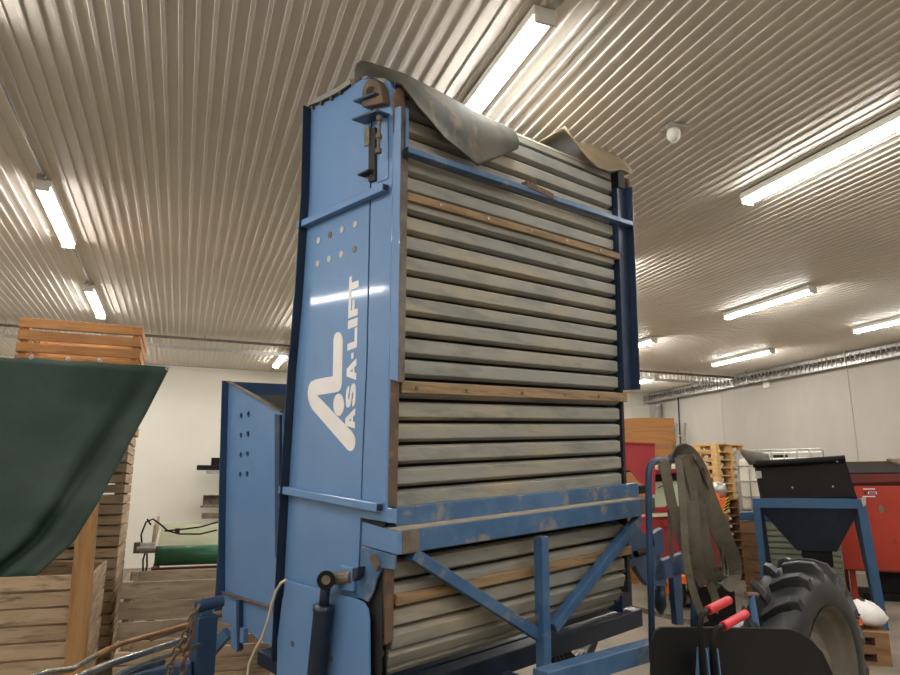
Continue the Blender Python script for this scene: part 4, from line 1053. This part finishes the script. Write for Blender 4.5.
# red tractor seen behind the rail
RF = facing(660, 560, 9.3, 0.)
def onr(x, y, v=0.): return RF.on(x, y, 1, v)
RT_ = thing('red_tractor', RF.w((.3, .8, 0)), 'red tractor with a pale windscreen behind the hanging belt', 'tractor')
def rp_(pts, th, nm, m, v=0., bev=.004, lab=None): return MB().prism([onr(x, y, v) for x, y in pts], (0, th, 0), RF).build(nm, m, RT_, bev, label=lab)
rp_([(624, 442.5), (655, 444), (655.5, 495), (651, 494), (648, 489), (637, 480), (630, 471), (624, 468)], .04, 'red_flap', m_crimson, -.25)
rp_([(624, 441.5), (655, 443), (655, 445), (624, 443.5)], .07, 'flap_edge', m_red, -.27)
rp_([(650, 466), (706, 462), (706, 470), (650, 474)], .9, 'cab_roof', m_tank, .0, .02)
rp_([(648, 470), (706, 467), (706, 471), (648, 475)], .05, 'roof_stripe', m_red, -.02)
rp_([(648, 474.5), (706, 471), (706, 479), (648, 482)], .1, 'roof_lining', m_black, .03)
ws = rp_([(652, 482), (706, 479), (706, 508), (653, 510)], .02, 'windscreen', m_glass, .06, 0)
MB().bar(onr(668, 505.5, .05), onr(659, 511, .05), .02, .012, RF).build('wiper', m_black, ws); MB().bar(onr(668, 483, .05), onr(658, 488, .05), .015, .012, RF).build('wiper', m_black, ws)
rp_([(652, 507.5), (706, 505), (706, 511), (653, 512.5)], .06, 'screen_bar', m_red, .0)
rp_([(651, 513), (706, 511), (706, 515), (653, 517)], .03, 'cab_sill', m_tank, .02)
rp_([(636, 516), (653, 517), (706, 513), (706, 552), (672, 560), (655, 562), (640, 556), (632, 540)], 1.0, 'bonnet', m_crimson, .1, .02)
rp_([(660, 520), (690, 518), (690, 522), (664, 527)], .03, 'bonnet_edge', m_red, .05)
MB().box((.0, .5, .35), (.5, 1.6, onr(660, 556)[2]), RF).build('chassis', m_black, RT_)
for xx in (.2, .55):
    MB().lathe([(.12, -.1), (.28, -.12), (.36, -.08), (.36, .08), (.28, .12), (.12, .1)], RF.w((xx, .75, .36)), RF.M[:, 0], 32).build('front_wheel', m_tyre, RT_, smooth=True)
    MB().lathe([(.3, -.14), (.6, -.16), (.68, -.1), (.68, .1), (.6, .16), (.3, .14)], RF.w((xx, 2.1, .68)), RF.M[:, 0], 32).build('rear_wheel', m_tyre, RT_, smooth=True)
MB().box((-.2, 1.2, .9), (.6, 2.0, 1.1), RF).build('rear_body', m_crimson, RT_)
for xx in (-.1, .5): MB().box((xx, 1.4, 1.1), (xx+.05, 1.45, 1.8), RF).build('cab_post', m_black, RT_)
# orange loader with a striped edge
OF = facing(715, 575, 8.1, 0.)
def ono(x, y, v=0.): return OF.on(x, y, 1, v)
OL = thing('orange_loader', OF.w((0, .3, 0)), 'orange loader with a yellow and black striped edge behind the hanging belt', 'loader')
def op_(pts, th, nm, m, v=0., bev=.004): return MB().prism([ono(x, y, v) for x, y in pts], (0, th, 0), OF).build(nm, m, OL, bev)
op_([(703, 470), (705, 467), (709, 470), (714, 490), (712, 496), (704, 490)], .15, 'guard', m_orange, .05)
op_([(706, 490), (720, 494), (720, 500), (706, 498)], .3, 'shoulder', m_orange, .0)
op_([(713, 499), (727, 497.5), (724, 512), (720, 524), (714, 518)], .25, 'panel', m_orange, -.05)
op_([(700, 515), (721, 524), (722, 555), (718, 577), (700, 577)], .4, 'mast', m_reddark, .05)
sp = [(726.5, 498), (730.5, 497), (727, 513), (723, 513.5)]
stp = op_(sp, .03, 'striped_edge', m_yellow, -.07, 0)
for k in range(4):
    f = k/4; p0_ = (726.3-3.3*f, 500+14*f); 
    MB().prism([ono(x, y, -.074) for x, y in ((p0_[0], p0_[1]), (p0_[0]+4, p0_[1]-3), (p0_[0]+3.8, p0_[1]-1), (p0_[0]-.3, p0_[1]+2))], (0, .005, 0), OF).build('black_stripe', m_black, stp)
c = ono(718.5, 490, .1); MB().lathe([(0, -.1), (.08, -.08), (.1, 0), (.08, .08), (0, .1)], OF.w(c), (0, 0, 1), 20).build('grey_globe', m_galv, OL, smooth=True)  # plain round grey shape on the loader
op_([(640, 575), (704, 577), (704, 584), (640, 584)], .2, 'blade', m_orange, -.3)
op_([(650, 584), (682, 584), (678, 590), (668, 594), (650, 596)], .1, 'blade_foot', m_orange, -.25)
MB().bar(ono(700, 581, -.2), ono(712, 573, .1), .12, .12, OF).build('blade_arm', m_orange, OL, .004)
lz = ono(700, 577)[2]
MB().box((-.3, .1, 0), (.2, .5, lz), OF).build('foot', m_black, OL)

for o in bpy.data.objects:
    if '_w' in o: del o['_w']
wd = bpy.data.worlds.new('hall air'); S.world = wd; wd.use_nodes = True
wd.node_tree.nodes['Background'].inputs[0].default_value = (.05, .05, .05, 1)
S.view_settings.view_transform = 'Standard'; S.view_settings.look = 'None'
S.view_settings.gamma = 1; S.view_settings.use_curve_mapping = False
S.view_settings.exposure = 0.45
